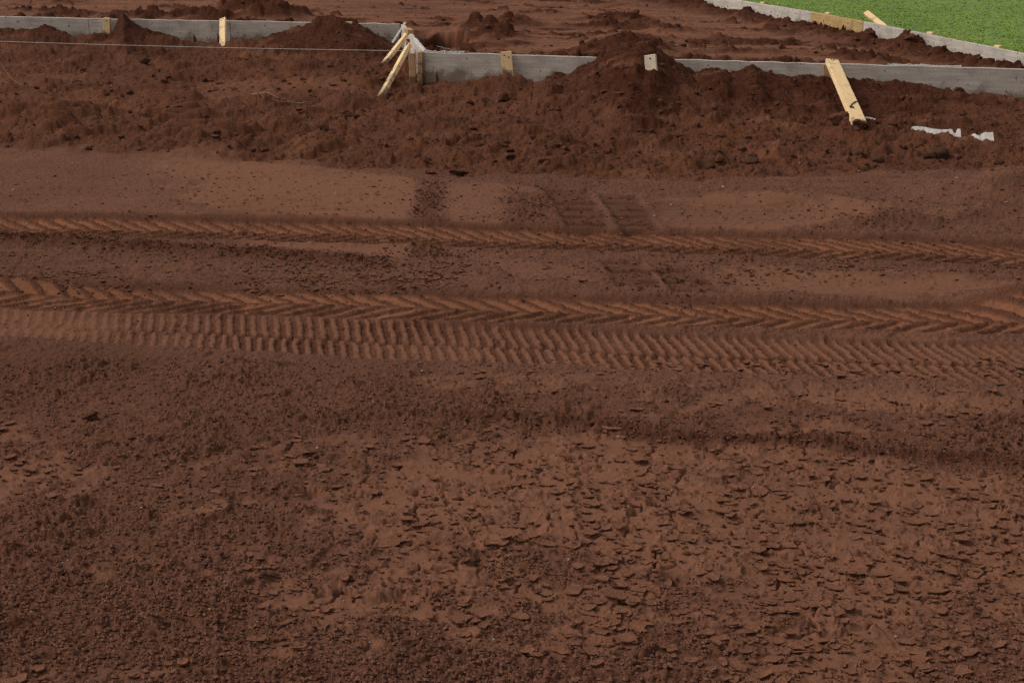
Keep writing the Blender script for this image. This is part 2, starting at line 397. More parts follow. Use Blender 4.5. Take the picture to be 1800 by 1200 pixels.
    # nothing stands up behind the outer face of the forms
    drop = np.maximum(sstep(-.10, -.35, d) * sstep(-.2, 0, s), sstep(-.10, -.35, d2) * left_of)
    z = np.where(drop > 0, z * (1 - drop) - .35 * drop, z)
    return z, dict(crust=np.clip(np.maximum(fl * fg, np.maximum(np.maximum(smooth, pressed), .85 * bar * (1 - .8 * np.clip(grvs, 0, 1)))), 0, 1), loose=np.clip(np.maximum(loose, gr * .8) * (1 - .5 * tr), 0, 1), clay=np.clip(clay, 0, 1), damp=damp, humus_shade=humus_shade, mound=mound)

# ------------------------------------------------------------------ materials
def mat(name):
    m = bpy.data.materials.new(name); m.use_nodes = True
    nt = m.node_tree
    return m, nt, nt.nodes, nt.links, nt.nodes["Principled BSDF"]

def noise(nodes, links, vec, scale, detail=4, rough=.55):
    n = nodes.new("ShaderNodeTexNoise"); n.inputs["Scale"].default_value = scale
    n.inputs["Detail"].default_value = detail; n.inputs["Roughness"].default_value = rough
    links.new(vec, n.inputs["Vector"]); return n.outputs["Fac"]
def ramp(nodes, links, fac, a, b):
    r = nodes.new("ShaderNodeMapRange"); r.inputs[1].default_value = a; r.inputs[2].default_value = b
    links.new(fac, r.inputs[0]); return r.outputs[0]
def mixc(nodes, links, fac, a, b):
    m = nodes.new("ShaderNodeMix"); m.data_type = 'RGBA'
    if isinstance(fac, float): m.inputs[0].default_value = fac
    else: links.new(fac, m.inputs[0])
    for sock, v in ((m.inputs[6], a), (m.inputs[7], b)):
        if isinstance(v, tuple): sock.default_value = (*v, 1)
        else: links.new(v, sock)
    return m.outputs[2]
def math_n(nodes, links, op, a, b):
    m = nodes.new("ShaderNodeMath"); m.operation = op
    for sock, v in ((m.inputs[0], a), (m.inputs[1], b)):
        if isinstance(v, (int, float)): sock.default_value = v
        else: links.new(v, sock)
    return m.outputs[0]

DRY = (.170, .074, .043); LOOSE = (.128, .056, .036); CLAY = (.235, .088, .038); WET = (.062, .026, .015); RED = (.105, .040, .019); HUMUS_SHADE = (.052, .0165, .0080)

def soil_material(name, attrs=True, base=(LOOSE, RED)):
    m, nt, N, L, b = mat(name)
    tc = N.new("ShaderNodeNewGeometry").outputs["Position"]
    n_big = noise(N, L, tc, 1.3, 5); n_mid = noise(N, L, tc, 14, 5, .6); n_fine = noise(N, L, tc, 120, 4, .65)
    if attrs:
        def at(a):
            x = N.new("ShaderNodeAttribute"); x.attribute_name = a; return x.outputs["Fac"]
        crust, loose, clay, damp = at("crust"), at("loose"), at("clay"), at("damp")
        lo = mixc(N, L, ramp(N, L, n_mid, .35, .7), LOOSE, RED)
        c = mixc(N, L, crust, mixc(N, L, ramp(N, L, n_mid, .3, .7), (.112, .051, .032), (.146, .067, .042)), DRY)
        c = mixc(N, L, math_n(N, L, 'MULTIPLY', loose, .85), c, lo)
        c = mixc(N, L, math_n(N, L, 'MULTIPLY', clay, ramp(N, L, n_mid, .25, .65)), c, CLAY)
        c = mixc(N, L, math_n(N, L, 'MULTIPLY', ramp(N, L, damp, .5, 1.0), .35), c, WET)
        c = mixc(N, L, math_n(N, L, 'MULTIPLY', at("humus_shade"), ramp(N, L, n_mid, .05, .45)), c, HUMUS_SHADE)
    else:
        c = mixc(N, L, ramp(N, L, n_mid, .3, .7), base[0], base[1])
    # grain: small stones and specks
    dk = N.new("ShaderNodeMixRGB"); dk.blend_type = 'MULTIPLY'; dk.inputs[0].default_value = 1
    L.new(c, dk.inputs[1])
    g = N.new("ShaderNodeMapRange"); g.inputs[1].default_value = .3; g.inputs[2].default_value = .7; g.inputs[3].default_value = .72; g.inputs[4].default_value = 1.28
    L.new(n_fine, g.inputs[0])
    gv = g.outputs[0]
    if attrs:
        mpx = N.new("ShaderNodeMapping"); mpx.inputs["Scale"].default_value = (3, 42, 3); L.new(tc, mpx.inputs["Vector"])
        stv = N.new("ShaderNodeMapRange"); stv.inputs[1].default_value = .3; stv.inputs[2].default_value = .7; stv.inputs[3].default_value = .86; stv.inputs[4].default_value = 1.14
        L.new(noise(N, L, mpx.outputs[0], 1.0, 5, .65), stv.inputs[0])
        keep = math_n(N, L, 'SUBTRACT', 1.0, math_n(N, L, 'MULTIPLY', crust, .7))
        gv = math_n(N, L, 'ADD', math_n(N, L, 'MULTIPLY', g.outputs[0], keep), math_n(N, L, 'MULTIPLY', stv.outputs[0], math_n(N, L, 'MULTIPLY', crust, .7)))
    L.new(gv, dk.inputs[2])
    vor = N.new("ShaderNodeTexVoronoi"); vor.inputs["Scale"].default_value = 60; L.new(tc, vor.inputs["Vector"])
    sp = ramp(N, L, vor.outputs["Distance"], .10, .05)
    spk = math_n(N, L, 'MULTIPLY', sp, ramp(N, L, noise(N, L, tc, 25, 2), .62, .7))
    cc = mixc(N, L, math_n(N, L, 'MULTIPLY', spk, .7), dk.outputs[0], (.24, .15, .10))
    L.new(cc, b.inputs["Base Color"])
    b.inputs["Roughness"].default_value = 1.0
    b.inputs["Specular IOR Level"].default_value = .04
    bp = N.new("ShaderNodeBump"); bp.inputs["Strength"].default_value = .6; bp.inputs["Distance"].default_value = .006
    h = math_n(N, L, 'ADD', math_n(N, L, 'MULTIPLY', n_fine, .6), noise(N, L, tc, 300, 3))
    L.new(h, bp.inputs["Height"]); L.new(bp.outputs[0], b.inputs["Normal"])
    if attrs: L.new(math_n(N, L, 'MULTIPLY', keep, .6), bp.inputs["Strength"])
    return m

def wood_material(name, c1, c2, c3, knots=True):
    m, nt, N, L, b = mat(name)
    tc = N.new("ShaderNodeTexCoord").outputs["Object"]
    info = N.new("ShaderNodeObjectInfo").outputs["Random"]
    mp = N.new("ShaderNodeMapping"); mp.inputs["Scale"].default_value = (1.2, 16, 16); L.new(tc, mp.inputs["Vector"])
    off = N.new("ShaderNodeCombineXYZ"); L.new(math_n(N, L, 'MULTIPLY', info, 50), off.inputs[0]); L.new(off.outputs[0], mp.inputs["Location"])
    n = noise(N, L, mp.outputs[0], 3.0, 6, .6)
    w = N.new("ShaderNodeTexWave"); w.bands_direction = 'Y'; w.inputs["Scale"].default_value = 1.1; w.inputs["Distortion"].default_value = 5; w.inputs["Detail"].default_value = 3
    L.new(mp.outputs[0], w.inputs["Vector"])
    c = mixc(N, L, ramp(N, L, n, .3, .7), c1, c2)
    c = mixc(N, L, math_n(N, L, 'MULTIPLY', w.outputs["Fac"], .35), c, c3)
    dirt = noise(N, L, tc, 9, 5, .65)
    c = mixc(N, L, math_n(N, L, 'MULTIPLY', ramp(N, L, dirt, .56, .74), .6), c, (.13, .06, .035))
    sep = N.new("ShaderNodeSeparateXYZ"); L.new(N.new("ShaderNodeNewGeometry").outputs["Position"], sep.inputs[0])
    low = math_n(N, L, 'ADD', sep.outputs[2], math_n(N, L, 'MULTIPLY', math_n(N, L, 'SUBTRACT', dirt, .5), -.5))
    c = mixc(N, L, math_n(N, L, 'MULTIPLY', ramp(N, L, low, .09, .02), .8), c, (.12, .052, .028))
    L.new(c, b.inputs["Base Color"]); b.inputs["Roughness"].default_value = .7; b.inputs["Specular IOR Level"].default_value = .3
    bp = N.new("ShaderNodeBump"); bp.inputs["Strength"].default_value = .25; bp.inputs["Distance"].default_value = .002
    L.new(n, bp.inputs["Height"]); L.new(bp.outputs[0], b.inputs["Normal"])
    return m

def form_material(name, base, stain, stain_amt):
    m, nt, N, L, b = mat(name)
    tc = N.new("ShaderNodeTexCoord").outputs["Object"]
    mp = N.new("ShaderNodeMapping"); mp.inputs["Scale"].default_value = (.8, 11.0, 11.0); L.new(tc, mp.inputs["Vector"])
    mv = N.new("ShaderNodeMapping"); mv.inputs["Scale"].default_value = (4.5, .35, 1.0); L.new(tc, mv.inputs["Vector"])
    g = noise(N, L, mp.outputs[0], 4, 6, .65); blot = noise(N, L, tc, 5, 5, .6); ver = noise(N, L, mv.outputs[0], 1.4, 3, .5)
    c = mixc(N, L, ramp(N, L, g, .3, .7), tuple(v * .72 for v in base), tuple(v * 1.16 for v in base))
    c = mixc(N, L, math_n(N, L, 'MULTIPLY', ramp(N, L, blot, .47, .70), .60), c, tuple(v * .55 for v in base))
    c = mixc(N, L, math_n(N, L, 'MULTIPLY', ramp(N, L, ver, .60, .70), stain_amt), c, stain)
    vor = N.new("ShaderNodeTexVoronoi"); vor.inputs["Scale"].default_value = 9; L.new(tc, vor.inputs["Vector"])
    c = mixc(N, L, math_n(N, L, 'MULTIPLY', ramp(N, L, vor.outputs["Distance"], .16, .08), .8), c, (.03, .022, .018))
    splash = noise(N, L, tc, 22, 4, .7)
    c = mixc(N, L, math_n(N, L, 'MULTIPLY', ramp(N, L, splash, .60, .70), .65), c, (.11, .055, .035))
    sep = N.new("ShaderNodeSeparateXYZ"); L.new(N.new("ShaderNodeNewGeometry").outputs["Position"], sep.inputs[0])
    low = math_n(N, L, 'ADD', sep.outputs[2], math_n(N, L, 'MULTIPLY', math_n(N, L, 'SUBTRACT', blot, .5), -.45))
    c = mixc(N, L, math_n(N, L, 'MULTIPLY', ramp(N, L, low, .10, .02), .65), c, (.13, .062, .038))
    L.new(c, b.inputs["Base Color"]); b.inputs["Roughness"].default_value = .8; b.inputs["Specular IOR Level"].default_value = .25
    bp = N.new("ShaderNodeBump"); bp.inputs["Strength"].default_value = .3; bp.inputs["Distance"].default_value = .003
    L.new(g, bp.inputs["Height"]); L.new(bp.outputs[0], b.inputs["Normal"])
    return m

def plain(name, c, rough=.7, var=.2, scale=40):
    m, nt, N, L, b = mat(name)
    tc = N.new("ShaderNodeTexCoord").outputs["Object"]
    n = noise(N, L, tc, scale, 4)
    cc = mixc(N, L, ramp(N, L, n, .3, .7), tuple(v * (1 - var) for v in c), tuple(min(1, v * (1 + var)) for v in c))
    L.new(cc, b.inputs["Base Color"]); b.inputs["Roughness"].default_value = rough; b.inputs["Specular IOR Level"].default_value = .1
    return m

M_SOIL = soil_material("bare_soil")
M_CLOD = soil_material("clod_soil", False, (HUMUS_SHADE, LOOSE)); M_CRUMB = soil_material("crumb_soil", False, ((.120, .054, .034), (.185, .085, .054))); M_FLAKE = soil_material("flake_soil", False, ((.144, .061, .035), (.188, .082, .047)))
M_PINE = wood_material("fresh_pine", (.74, .50, .235), (.84, .61, .33), (.60, .37, .16))
M_PINE_PALE = wood_material("pale_pine", (.66, .54, .38), (.78, .66, .48), (.56, .42, .27))
M_PINE_WEATHERED = wood_material("weathered_pine", (.42, .24, .11), (.50, .31, .16), (.30, .16, .07))
M_FORM = form_material("grey_form_board", (.52, .445, .37), (.30, .17, .09), .15)
M_FORM_SIDE = form_material("stained_form_board", (.46, .395, .33), (.34, .18, .085), .6)
M_PLY = form_material("ochre_plywood", (.46, .29, .12), (.24, .14, .07), .6)
M_CONCRETE = plain("dried_concrete", (.46, .43, .40), .85, .25, 60)
M_PLASTIC = plain("white_plastic", (.46, .42, .375), .6, .3, 22)
M_STRING = plain("pale_string", (.55, .52, .47), .8, .1)
M_RUST = plain("rusty_steel", (.08, .045, .03), .6, .3, 200)
M_STONE = plain("dark_stone", (.060, .028, .018), 1.0, .35, 60)
M_PEBBLE = plain("pale_pebble", (.27, .19, .15), .8, .3, 60)
M_ROOT = plain("dry_root", (.26, .17, .11), .85, .3, 80)

# ------------------------------------------------------------------ sheets of ground
def mesh_from(name, V, faces, mats, attrs=None, smooth=True):
    me = bpy.data.meshes.new(name)
    nf = len(faces); k = faces.shape[1]
    me.vertices.add(len(V)); me.vertices.foreach_set("co", np.ascontiguousarray(V, F32).ravel())
    me.loops.add(nf * k); me.loops.foreach_set("vertex_index", np.ascontiguousarray(faces, np.int32).ravel())
    me.polygons.add(nf); me.polygons.foreach_set("loop_start", np.arange(0, nf * k, k, dtype=np.int32))
    me.polygons.foreach_set("use_smooth", np.full(nf, smooth, bool))
    for a, v in (attrs or {}).items():
        at = me.attributes.new(a, 'FLOAT', 'POINT'); at.data.foreach_set("value", np.ascontiguousarray(v, F32))
    me.materials.append(mats)
    me.update(calc_edges=True)
    return me

def link(name, me, parent=None):
    o = bpy.data.objects.new(name, me); col.objects.link(o)
    if parent: o.parent = parent
    return o

def submesh(name, V, faces, attrs, material):
    idx = np.unique(faces)
    re = np.full(len(V), -1, np.int64); re[idx] = np.arange(len(idx))
    return mesh_from(name, V[idx], re[faces], material, {k: v[idx] for k, v in attrs.items()})

def grid_faces(nr, nc):
    i = np.arange(nr * nc).reshape(nr, nc)
    return np.stack([i[:-1, :-1], i[:-1, 1:], i[1:, 1:], i[1:, :-1]], -1).reshape(-1, 4)

def row_y(v): return G(900, v).y
COLS = np.concatenate([-np.geomspace(9, 1.3, 14)[:-1], -np.linspace(1.3, .545, 90)[:-1], np.linspace(-.545, .545, 930), np.linspace(.545, 1.3, 90)[1:], np.geomspace(1.3, 9, 14)[1:]])
def grid_xy(rows):
    w = np.where(rows > 3.0, .643 * (rows * CP + CAM_H * SP), .643 * (3.0 * CP + CAM_H * SP) + (3.0 - rows) * .8)
    return (COLS[None, :] * w[:, None]).ravel(), np.repeat(rows, len(COLS))

rows = np.concatenate([-np.geomspace(60, .5, 10), np.linspace(0.2, 3.0, 24), [row_y(v) for v in np.linspace(1225, 645, 345)], [row_y(v) for v in np.linspace(644, 330, 320)], [row_y(v) for v in np.linspace(329, 48, 270)], np.geomspace(20.2, 400, 16)])
X, Y = grid_xy(rows)
Z, A = ground_at(X, Y)
V = np.stack([X, Y, Z], 1)
Fc = grid_faces(len(rows), len(COLS))
mdm = A.pop("mound")
mf_ = mdm[Fc].mean(1); xf_ = X[Fc].mean(1); yf_ = Y[Fc].mean(1)
dd = (xf_ - fa[0]) * fn[0] + (yf_ - fa[1]) * fn[1]
ss = (xf_ - fa[0]) * ft[0] + (yf_ - fa[1]) * ft[1]
sb = (xf_ - ba[0]) * bt[0] + (yf_ - ba[1]) * bt[1]
in_front = ss > -.1
sel_main = (mf_ > .055) & in_front & (ss < s_front(1430))
sel_left = (mf_ > .05) & ~in_front & (sb > s_back(455))
sel_peak = (mf_ > .05) & ~in_front & (sb > s_back(140)) & (sb < s_back(330))
rest = ~(sel_main | sel_left | sel_peak)
ground = link("ground", submesh("ground", V, Fc[rest], A, M_SOIL)); tag(ground, "rutted red brown bare soil crossed by tyre tracks", kind='structure')
for sel, lab in ((sel_main, "largest heap of dark loose soil spilling over the front form board"),
                 (sel_left, "rounded soil heap against the back form board beside the corner braces"),
                 (sel_peak, "small pointed soil heap against the back form board near its left end")):
    o = link("soil_mound", submesh("soil_mound", V, Fc[sel], A, M_SOIL))
    tag(o, lab, "soil heap", "soil heaps pushed against the form boards")
del X, Y, Z, A, V, Fc

# ------------------------------------------------------------------ filled pad inside the forms
RET_T = np.array([BACK_B.x - FRONT_A.x, BACK_B.y - FRONT_A.y])
side_pts = [SIDE_A, SIDE_K1, SIDE_K2, SIDE_B]
SX = np.array([p.x for p in side_pts]); SY = np.array([p.y for p in side_pts])
sl0 = (SX[1] - SX[0]) / (SY[1] - SY[0]); sl1 = (SX[3] - SX[2]) / (SY[3] - SY[2])
SXe = np.concatenate([[SX[0] + sl0 * (9 - SY[0])], SX, [SX[3] + sl1 * (60 - SY[3])]]); SYe = np.concatenate([[9], SY, [60]])
def side_x(y): return np.interp(y, SYe, SXe)
PAD_BUMPS = [(1492, 196, -.05, .14, .35), (190, 62, -.09, .10, .45), (430, 24, .12, .25, .25), (505, 28, .08, .25, .25), (330, 30, .08, .35, .25), (260, 32, .07, .25, .25), (100, 25, .07, .3, .25), (1035, 172, .07, .6, .8), (1190, 178, .05, .6, .8), (930, 205, .05, .5, .6), (842, 52, .12, .20, .4), (872, 62, .10, .26, .4), (745, 62, -.1, .1, .4), (1105, 86, .13, .35, .35), (1060, 90, .05, .4, .4), (1110, 68, .05, .35, .4),
             (440, 26, .14, .40, .35), (480, 30, .10, .3, .3), (380, 34, .06, .3, .3), (215, 30, .06, .3, .3), (130, 28, .05, .4, .3), (1080, 33, .07, .45, .3), (1060, 45, .06, .5, .3), (1480, 102, .09, .17, .25),
             (1520, 108, .05, .3, .25), (1600, 74, .10, .13, .25), (1330, 15, .08, .15, .4), (1250, 2, .09, .3, .4), (900, 40, .05, .4, .6), (950, 20, .03, .5, .5), (1180, 52, .05, .3, .4), (1300, 90, .04, .4, .25)]
def pad_at(X, Y):
    d = -((X - fa[0]) * fn[0] + (Y - fa[1]) * fn[1]); s = (X - fa[0]) * ft[0] + (Y - fa[1]) * ft[1]
    d2 = -((X - ba[0]) * bn[0] + (Y - ba[1]) * bn[1]); s2 = (X - ba[0]) * bt[0] + (Y - ba[1]) * bt[1]
    dr = side_x(Y) - X
    xr = X - (FRONT_A.x + (Y - FRONT_A.y) * RET_T[0] / RET_T[1])        # to the right of the return board
    n0 = fbm(X, Y, 1.3, 3, 201)
    z = .125 + .012 * n0
    z = z + .085 * sstep(1.3, .15, d) * sstep(-.2, .1, s) * (1 - .5 * sstep(2.8, 4.0, s)) + .085 * sstep(1.0, .1, d2) * sstep(.1, -.1, xr)
    ridge_r = sstep(.95, .10, dr + .18 * fbm(X, Y, .6, 2, 202)) * (.55 + .9 * fbm(X, Y, .5, 2, 203))
    z = z - .02 * sstep(1.6, .6, dr) + .035 * np.clip(ridge_r, 0, 1.3)
    hb = np.zeros(X.shape)
    for px, py, h, rx, ry in PAD_BUMPS:
        p = G(px, py, .15)
        q = ((X - p.x) / rx) ** 2 + ((Y - p.y) / ry) ** 2
        q = q * (1 + .6 * fbm(X, Y, .25, 2, 205))
        e = np.exp(-q); z = z + h * e; hb = np.maximum(hb, np.clip(h * 12, 0, 1) * e)
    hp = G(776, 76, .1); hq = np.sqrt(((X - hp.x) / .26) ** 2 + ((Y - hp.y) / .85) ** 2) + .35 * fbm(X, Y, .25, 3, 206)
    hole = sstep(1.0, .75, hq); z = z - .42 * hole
    # drag marks of the rake: long, nearly level streaks
    ang = Y + .10 * X
    st = fbm(X * .10, ang, .22, 4, 207, .6)
    z = z + .010 * st + .016 * fbm(X * .07, ang, .10, 3, 208) + .03 * sstep(.25, .5, fbm(X * .12, ang, .30, 4, 210, .6))
    edge = np.maximum(np.maximum(sstep(.9, .05, d) * (s > -.1), sstep(.8, .05, d2) * (xr < .1)), sstep(.9, .1, dr))
    patch = .8 * sstep(.25, .5, fbm(X, Y, .9, 3, 209) + .18 * sstep(20, 16, Y)); patch = np.maximum(patch, sstep(.22, .40, fbm(X * .12, ang, .20, 3, 230, .6)))
    ro = np.clip(np.maximum(np.maximum(edge, patch), sstep(.15, .6, hb)), 0, 1)
    def chips(size, seed, frac, hgt):
        a, b, r, cx_, cy_ = worley(X + .3 * size * perlin(X / size * 1.7, Y / size * 1.7, seed + 1), Y, size, seed)
        r2 = (r * 7.31) % 1.0
        return hgt * ((.25 + r2) + (r2 - .5) * cx_ + (r2 - .6) * cy_) * sstep(0, .2, b - a) * (r > 1 - frac) * sstep(.75, .4, a)
    z = z + ro * (chips(.16, 211, .35, .055) + chips(.09, 213, .5, .025) + chips(.05, 214, .6, .014) + .014 * fbm(X, Y, .25, 3, 215) - .012) + (1 - ro) * chips(.06, 217, .18, .016)
    out = ((d < .012) & (xr > -.0)) | ((xr < .02) & (d2 < .012)) | ((xr < .02) & (d < .3) & (d2 < .012)) | (dr < .012)
    z = np.where(out, -.34, z)
    st2 = fbm(X * .07, ang, .16, 3, 225)
    pale = np.clip((sstep(-.05, .25, st) + .7 * sstep(.05, .3, st2)) * (1 - ro), 0, 1)
    return z, dict(crust=pale, loose=np.clip(ro + .7 * sstep(.0, -.3, st2), 0, 1), clay=np.clip(.35 + .5 * fbm(X, Y, .8, 3, 219), 0, 1) * .7, damp=np.clip(.45 + .9 * fbm(X * .4, Y, .8, 3, 221), 0, 1), humus_shade=np.clip(np.maximum(ro * .95, hole), 0, 1)), out  # rough soil is dark itself; the hole term paints in the hole's shade
prow = np.concatenate([[row_y(v) for v in np.linspace(172, -6, 200)], np.geomspace(24.2, 60, 40)])
PC = np.concatenate([np.linspace(-2.5, -.56, 60)[:-1], np.linspace(-.56, .56, 620), np.linspace(.56, 1.2, 60)[1:]])
w = .643 * (prow * CP + CAM_H * SP)
X = (PC[None, :] * w[:, None]).ravel(); Y = np.repeat(prow, len(PC))
Z, A, out = pad_at(X, Y)
Fc = grid_faces(len(prow), len(PC))
Fc = Fc[~out[Fc].all(1)]
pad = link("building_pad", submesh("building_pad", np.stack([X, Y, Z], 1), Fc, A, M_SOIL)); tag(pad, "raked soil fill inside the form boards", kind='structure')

# ------------------------------------------------------------------ lawn
M_LAWN, nt, N, L, b = mat("lawn_turf")
tc = N.new("ShaderNodeNewGeometry").outputs["Position"]
c = mixc(N, L, ramp(N, L, noise(N, L, tc, .9, 4), .35, .65), (.11, .19, .038), (.15, .23, .055))
c = mixc(N, L, math_n(N, L, 'MULTIPLY', ramp(N, L, noise(N, L, tc, 30, 4), .55, .7), .5), c, (.14, .12, .045))
L.new(c, b.inputs["Base Color"]); b.inputs["Roughness"].default_value = .9; b.inputs["Specular IOR Level"].default_value = .15
ly = np.concatenate([np.linspace(9.5, 40, 120), np.geomspace(42, 400, 25)])
lx = np.concatenate([np.linspace(0, 12, 60), np.geomspace(13, 300, 20)])
LX = (side_x(ly)[:, None] + .055 + lx[None, :]).ravel(); LY = np.repeat(ly, len(lx))
def lawn_z(x, y): return .185 + .012 * fbm(x, y, 1.5, 2, 301) + .0 * x
lawn = link("lawn", mesh_from("lawn", np.stack([LX, LY, lawn_z(LX, LY)], 1), grid_faces(len(ly), len(lx)), M_LAWN)); tag(lawn, "green mown lawn beyond the side form board", kind='structure')

M_GRASS, nt, N, L, b = mat("grass_blades")
tc = N.new("ShaderNodeNewGeometry").outputs["Position"]
at_ = N.new("ShaderNodeAttribute"); at_.attribute_name = "tint"
c = mixc(N, L, ramp(N, L, noise(N, L, tc, .8, 4), .35, .65), (.165, .25, .028), (.23, .30, .045))
c = mixc(N, L, at_.outputs["Fac"], c, (.30, .24, .07))
L.new(c, b.inputs["Base Color"]); b.inputs["Roughness"].default_value = .9; b.inputs["Specular IOR Level"].default_value = .05
rs = np.random.RandomState(11)
NB = 110000
gy = 12.6 + 21 * rs.rand(NB) ** 1.3
gx = side_x(gy) + .06 + (rs.rand(NB) ** 1.25) * np.clip(9.5 - (gy - 12) * .12, 3, 9)
keep = (gx < gy * .40 + 1.2)
gx, gy = gx[keep], gy[keep]; NB = len(gx)
gh = .006 + .010 * rs.rand(NB) * (1 + .5 * fbm(gx, gy, .5, 2, 305)); ga = rs.rand(NB) * 2 * np.pi; gw = .006 + .006 * rs.rand(NB)
lean = .055 * rs.randn(NB, 2)
gz = lawn_z(gx, gy)
Vg = np.empty((NB, 3, 3))
Vg[:, 0] = np.stack([gx - np.cos(ga) * gw, gy - np.sin(ga) * gw, gz - .004], 1)
Vg[:, 1] = np.stack([gx + np.cos(ga) * gw, gy + np.sin(ga) * gw, gz - .004], 1)
Vg[:, 2] = np.stack([gx + lean[:, 0], gy + lean[:, 1], gz + gh], 1)
tint = np.clip((rs.rand(NB) > .92) * .5 + .5 * np.clip(fbm(gx, gy, .35, 3, 307), 0, 1), 0, 1)
grass = link("grass", mesh_from("grass", Vg.reshape(-1, 3), np.arange(NB * 3).reshape(-1, 3), M_GRASS, {"tint": np.repeat(tint, 3)}, smooth=False))
tag(grass, "short green lawn grass beyond the side form board", kind='stuff')

# ------------------------------------------------------------------ boards
def plank_mesh(name, length, width, thick, material, jit=.0, seg=8, bevel=.003):
    """a sawn board along +X, width along Y, thickness along Z"""
    bm = bmesh.new()
    r = random.Random(hash((round(length, 3), round(width, 3))) & 0xffff)
    prof = [(-width / 2, -thick / 2), (width / 2, -thick / 2), (width / 2, thick / 2), (-width / 2, thick / 2)]
    rings = []
    for i in range(seg + 1):
        x = length * i / seg
        dy, dz = (r.uniform(-jit, jit), r.uniform(-jit, jit)) if 0 < i < seg else (0, 0)
        rings.append([bm.verts.new((x, p + dy, q + dz)) for p, q in prof])
    for a, c in zip(rings, rings[1:]):
        for k in range(4): bm.faces.new((a[k], a[(k + 1) % 4], c[(k + 1) % 4], c[k]))
    bm.faces.new(rings[0][::-1]); bm.faces.new(rings[-1])
    bmesh.ops.recalc_face_normals(bm, faces=bm.faces)
    ed = [e for e in bm.edges if len(e.link_faces) == 2 and e.calc_face_angle(0) > 1]
    bmesh.ops.bevel(bm, geom=ed, offset=bevel, segments=1, affect='EDGES')
    me = bpy.data.meshes.new(name); bm.to_mesh(me); bm.free(); me.materials.append(material)
    return me

def frame_of(p0, p1, face):
    """matrix with X from p0 to p1 and Z as near to `face` as possible"""
    x = (p1 - p0).normalized(); z = (face - x * face.dot(x)).normalized(); y = z.cross(x)
    return Matrix(((x.x, y.x, z.x, p0.x), (x.y, y.y, z.y, p0.y), (x.z, y.z, z.z, p0.z), (0, 0, 0, 1)))

def plank(name, p0, p1, width, thick, face, material, parent=None, jit=.001, seg=8):
    p0, p1 = Vector(p0), Vector(p1)
    o = link(name, plank_mesh(name, (p1 - p0).length, width, thick, material, jit, seg))
    o.matrix_world = frame_of(p0, p1, Vector(face))
    if parent is not None:
        o.parent = parent; o.matrix_parent_inverse = Matrix.Identity(4)
        o.matrix_basis = parent.matrix_basis.inverted() @ frame_of(p0, p1, Vector(face))
    return o

def empty(name, loc, label, cat, group=None):
    o = bpy.data.objects.new(name, None); o.location = loc; o.empty_display_size = .1
    col.objects.link(o); tag(o, label, cat, group); return o

TH, BH = .038, .27            # board thickness and height (the lowest few centimetres stand in the soil)
def board(p0, p1, nrm, material, parent, h=BH, top=TOP, name="board", jit=.004):
    """upright board whose outer face runs from p0 to p1; nrm points out of that face"""
    z = top - h / 2
    off = Vector((nrm[0], nrm[1], 0)) * (-TH / 2)
    a = Vector((p0[0], p0[1], z)) + off; c = Vector((p1[0], p1[1], z)) + off
    return plank(name, a, c, h, TH, Vector((nrm[0], nrm[1], 0)), material, parent, jit, 14)

def spill(pts, wid, parent, seed, name="concrete_spill"):
    """ragged crust of dried concrete along the top of a board"""
    r = random.Random(seed); bm = bmesh.new(); rows_ = []
    n = 26
    for i in range(n + 1):
        t = i / n
        p = pts[0].lerp(pts[1], t)
        tdir = (pts[1] - pts[0]).normalized(); nd = Vector((-tdir.y, tdir.x, 0))
        w_ = wid * r.uniform(.5, 1.1); hh = r.uniform(.004, .011)
        rows_.append([bm.verts.new(p + nd * w_ * k + Vector((0, 0, hh * q))) for k, q in ((-1, -1.2), (-.7, .9), (.0, 1.3 * r.uniform(.6, 1.2)), (.7, .9), (1, -1.2))])
    for a, c in zip(rows_, rows_[1:]):
        for k in range(4): bm.faces.new((a[k], a[k + 1], c[k + 1], c[k]))
        bm.faces.new((a[4], a[0], c[0], c[4]))
    bm.faces.new(rows_[0]); bm.faces.new(rows_[-1][::-1])
    bmesh.ops.recalc_face_normals(bm, faces=bm.faces)
    me = bpy.data.meshes.new(name); bm.to_mesh(me); bm.free(); me.materials.append(M_CONCRETE)
    o = link(name, me); o.parent = parent; o.matrix_parent_inverse = Matrix.Identity(4); o.matrix_basis = parent.matrix_basis.inverted()
    return o

def on_front(px, dz=0.0, out=0.0):
    p = fa + ft * s_front(px) + fn * out
    return Vector((p[0], p[1], TOP + dz))
def on_back(px, dz=0.0, out=0.0):
    p = ba + bt * s_back(px) + bn * out
    return Vector((p[0], p[1], TOP + dz))

front = empty("form_wall", (*fa, 0), "front grey form board wall half buried by the largest soil heap", "formwork", "form board walls round the pad")
s_end = 6.2
cuts = [s_front(746), s_front(1165), s_front(1471), s_end]
for a, c in zip(cuts, cuts[1:]):
    p0, p1 = fa + ft * (a + .002), fa + ft * (c - .002)
    board(p0, p1, fn, M_FORM, front)
spill([on_front(748, .004, -TH / 2), on_front(815, .004, -TH / 2)], .014, front, 5)
spill([on_front(1560, .003, -TH / 2), on_front(1690, .003, -TH / 2)], .015, front, 6)
back = empty("form_wall", (*ba, 0), "back grey form board wall behind the pale string", "formwork", "form board walls round the pad")
cuts = [-6.0, s_back(155), s_back(404), s_back(702)]
for a, c in zip(cuts, cuts[1:]):
    board(ba + bt * (a + .002), ba + bt * (c - .002), bn, M_FORM, back)
spill([on_back(573, .003, -TH / 2), on_back(612, .003, -TH / 2)], .018, back, 8)
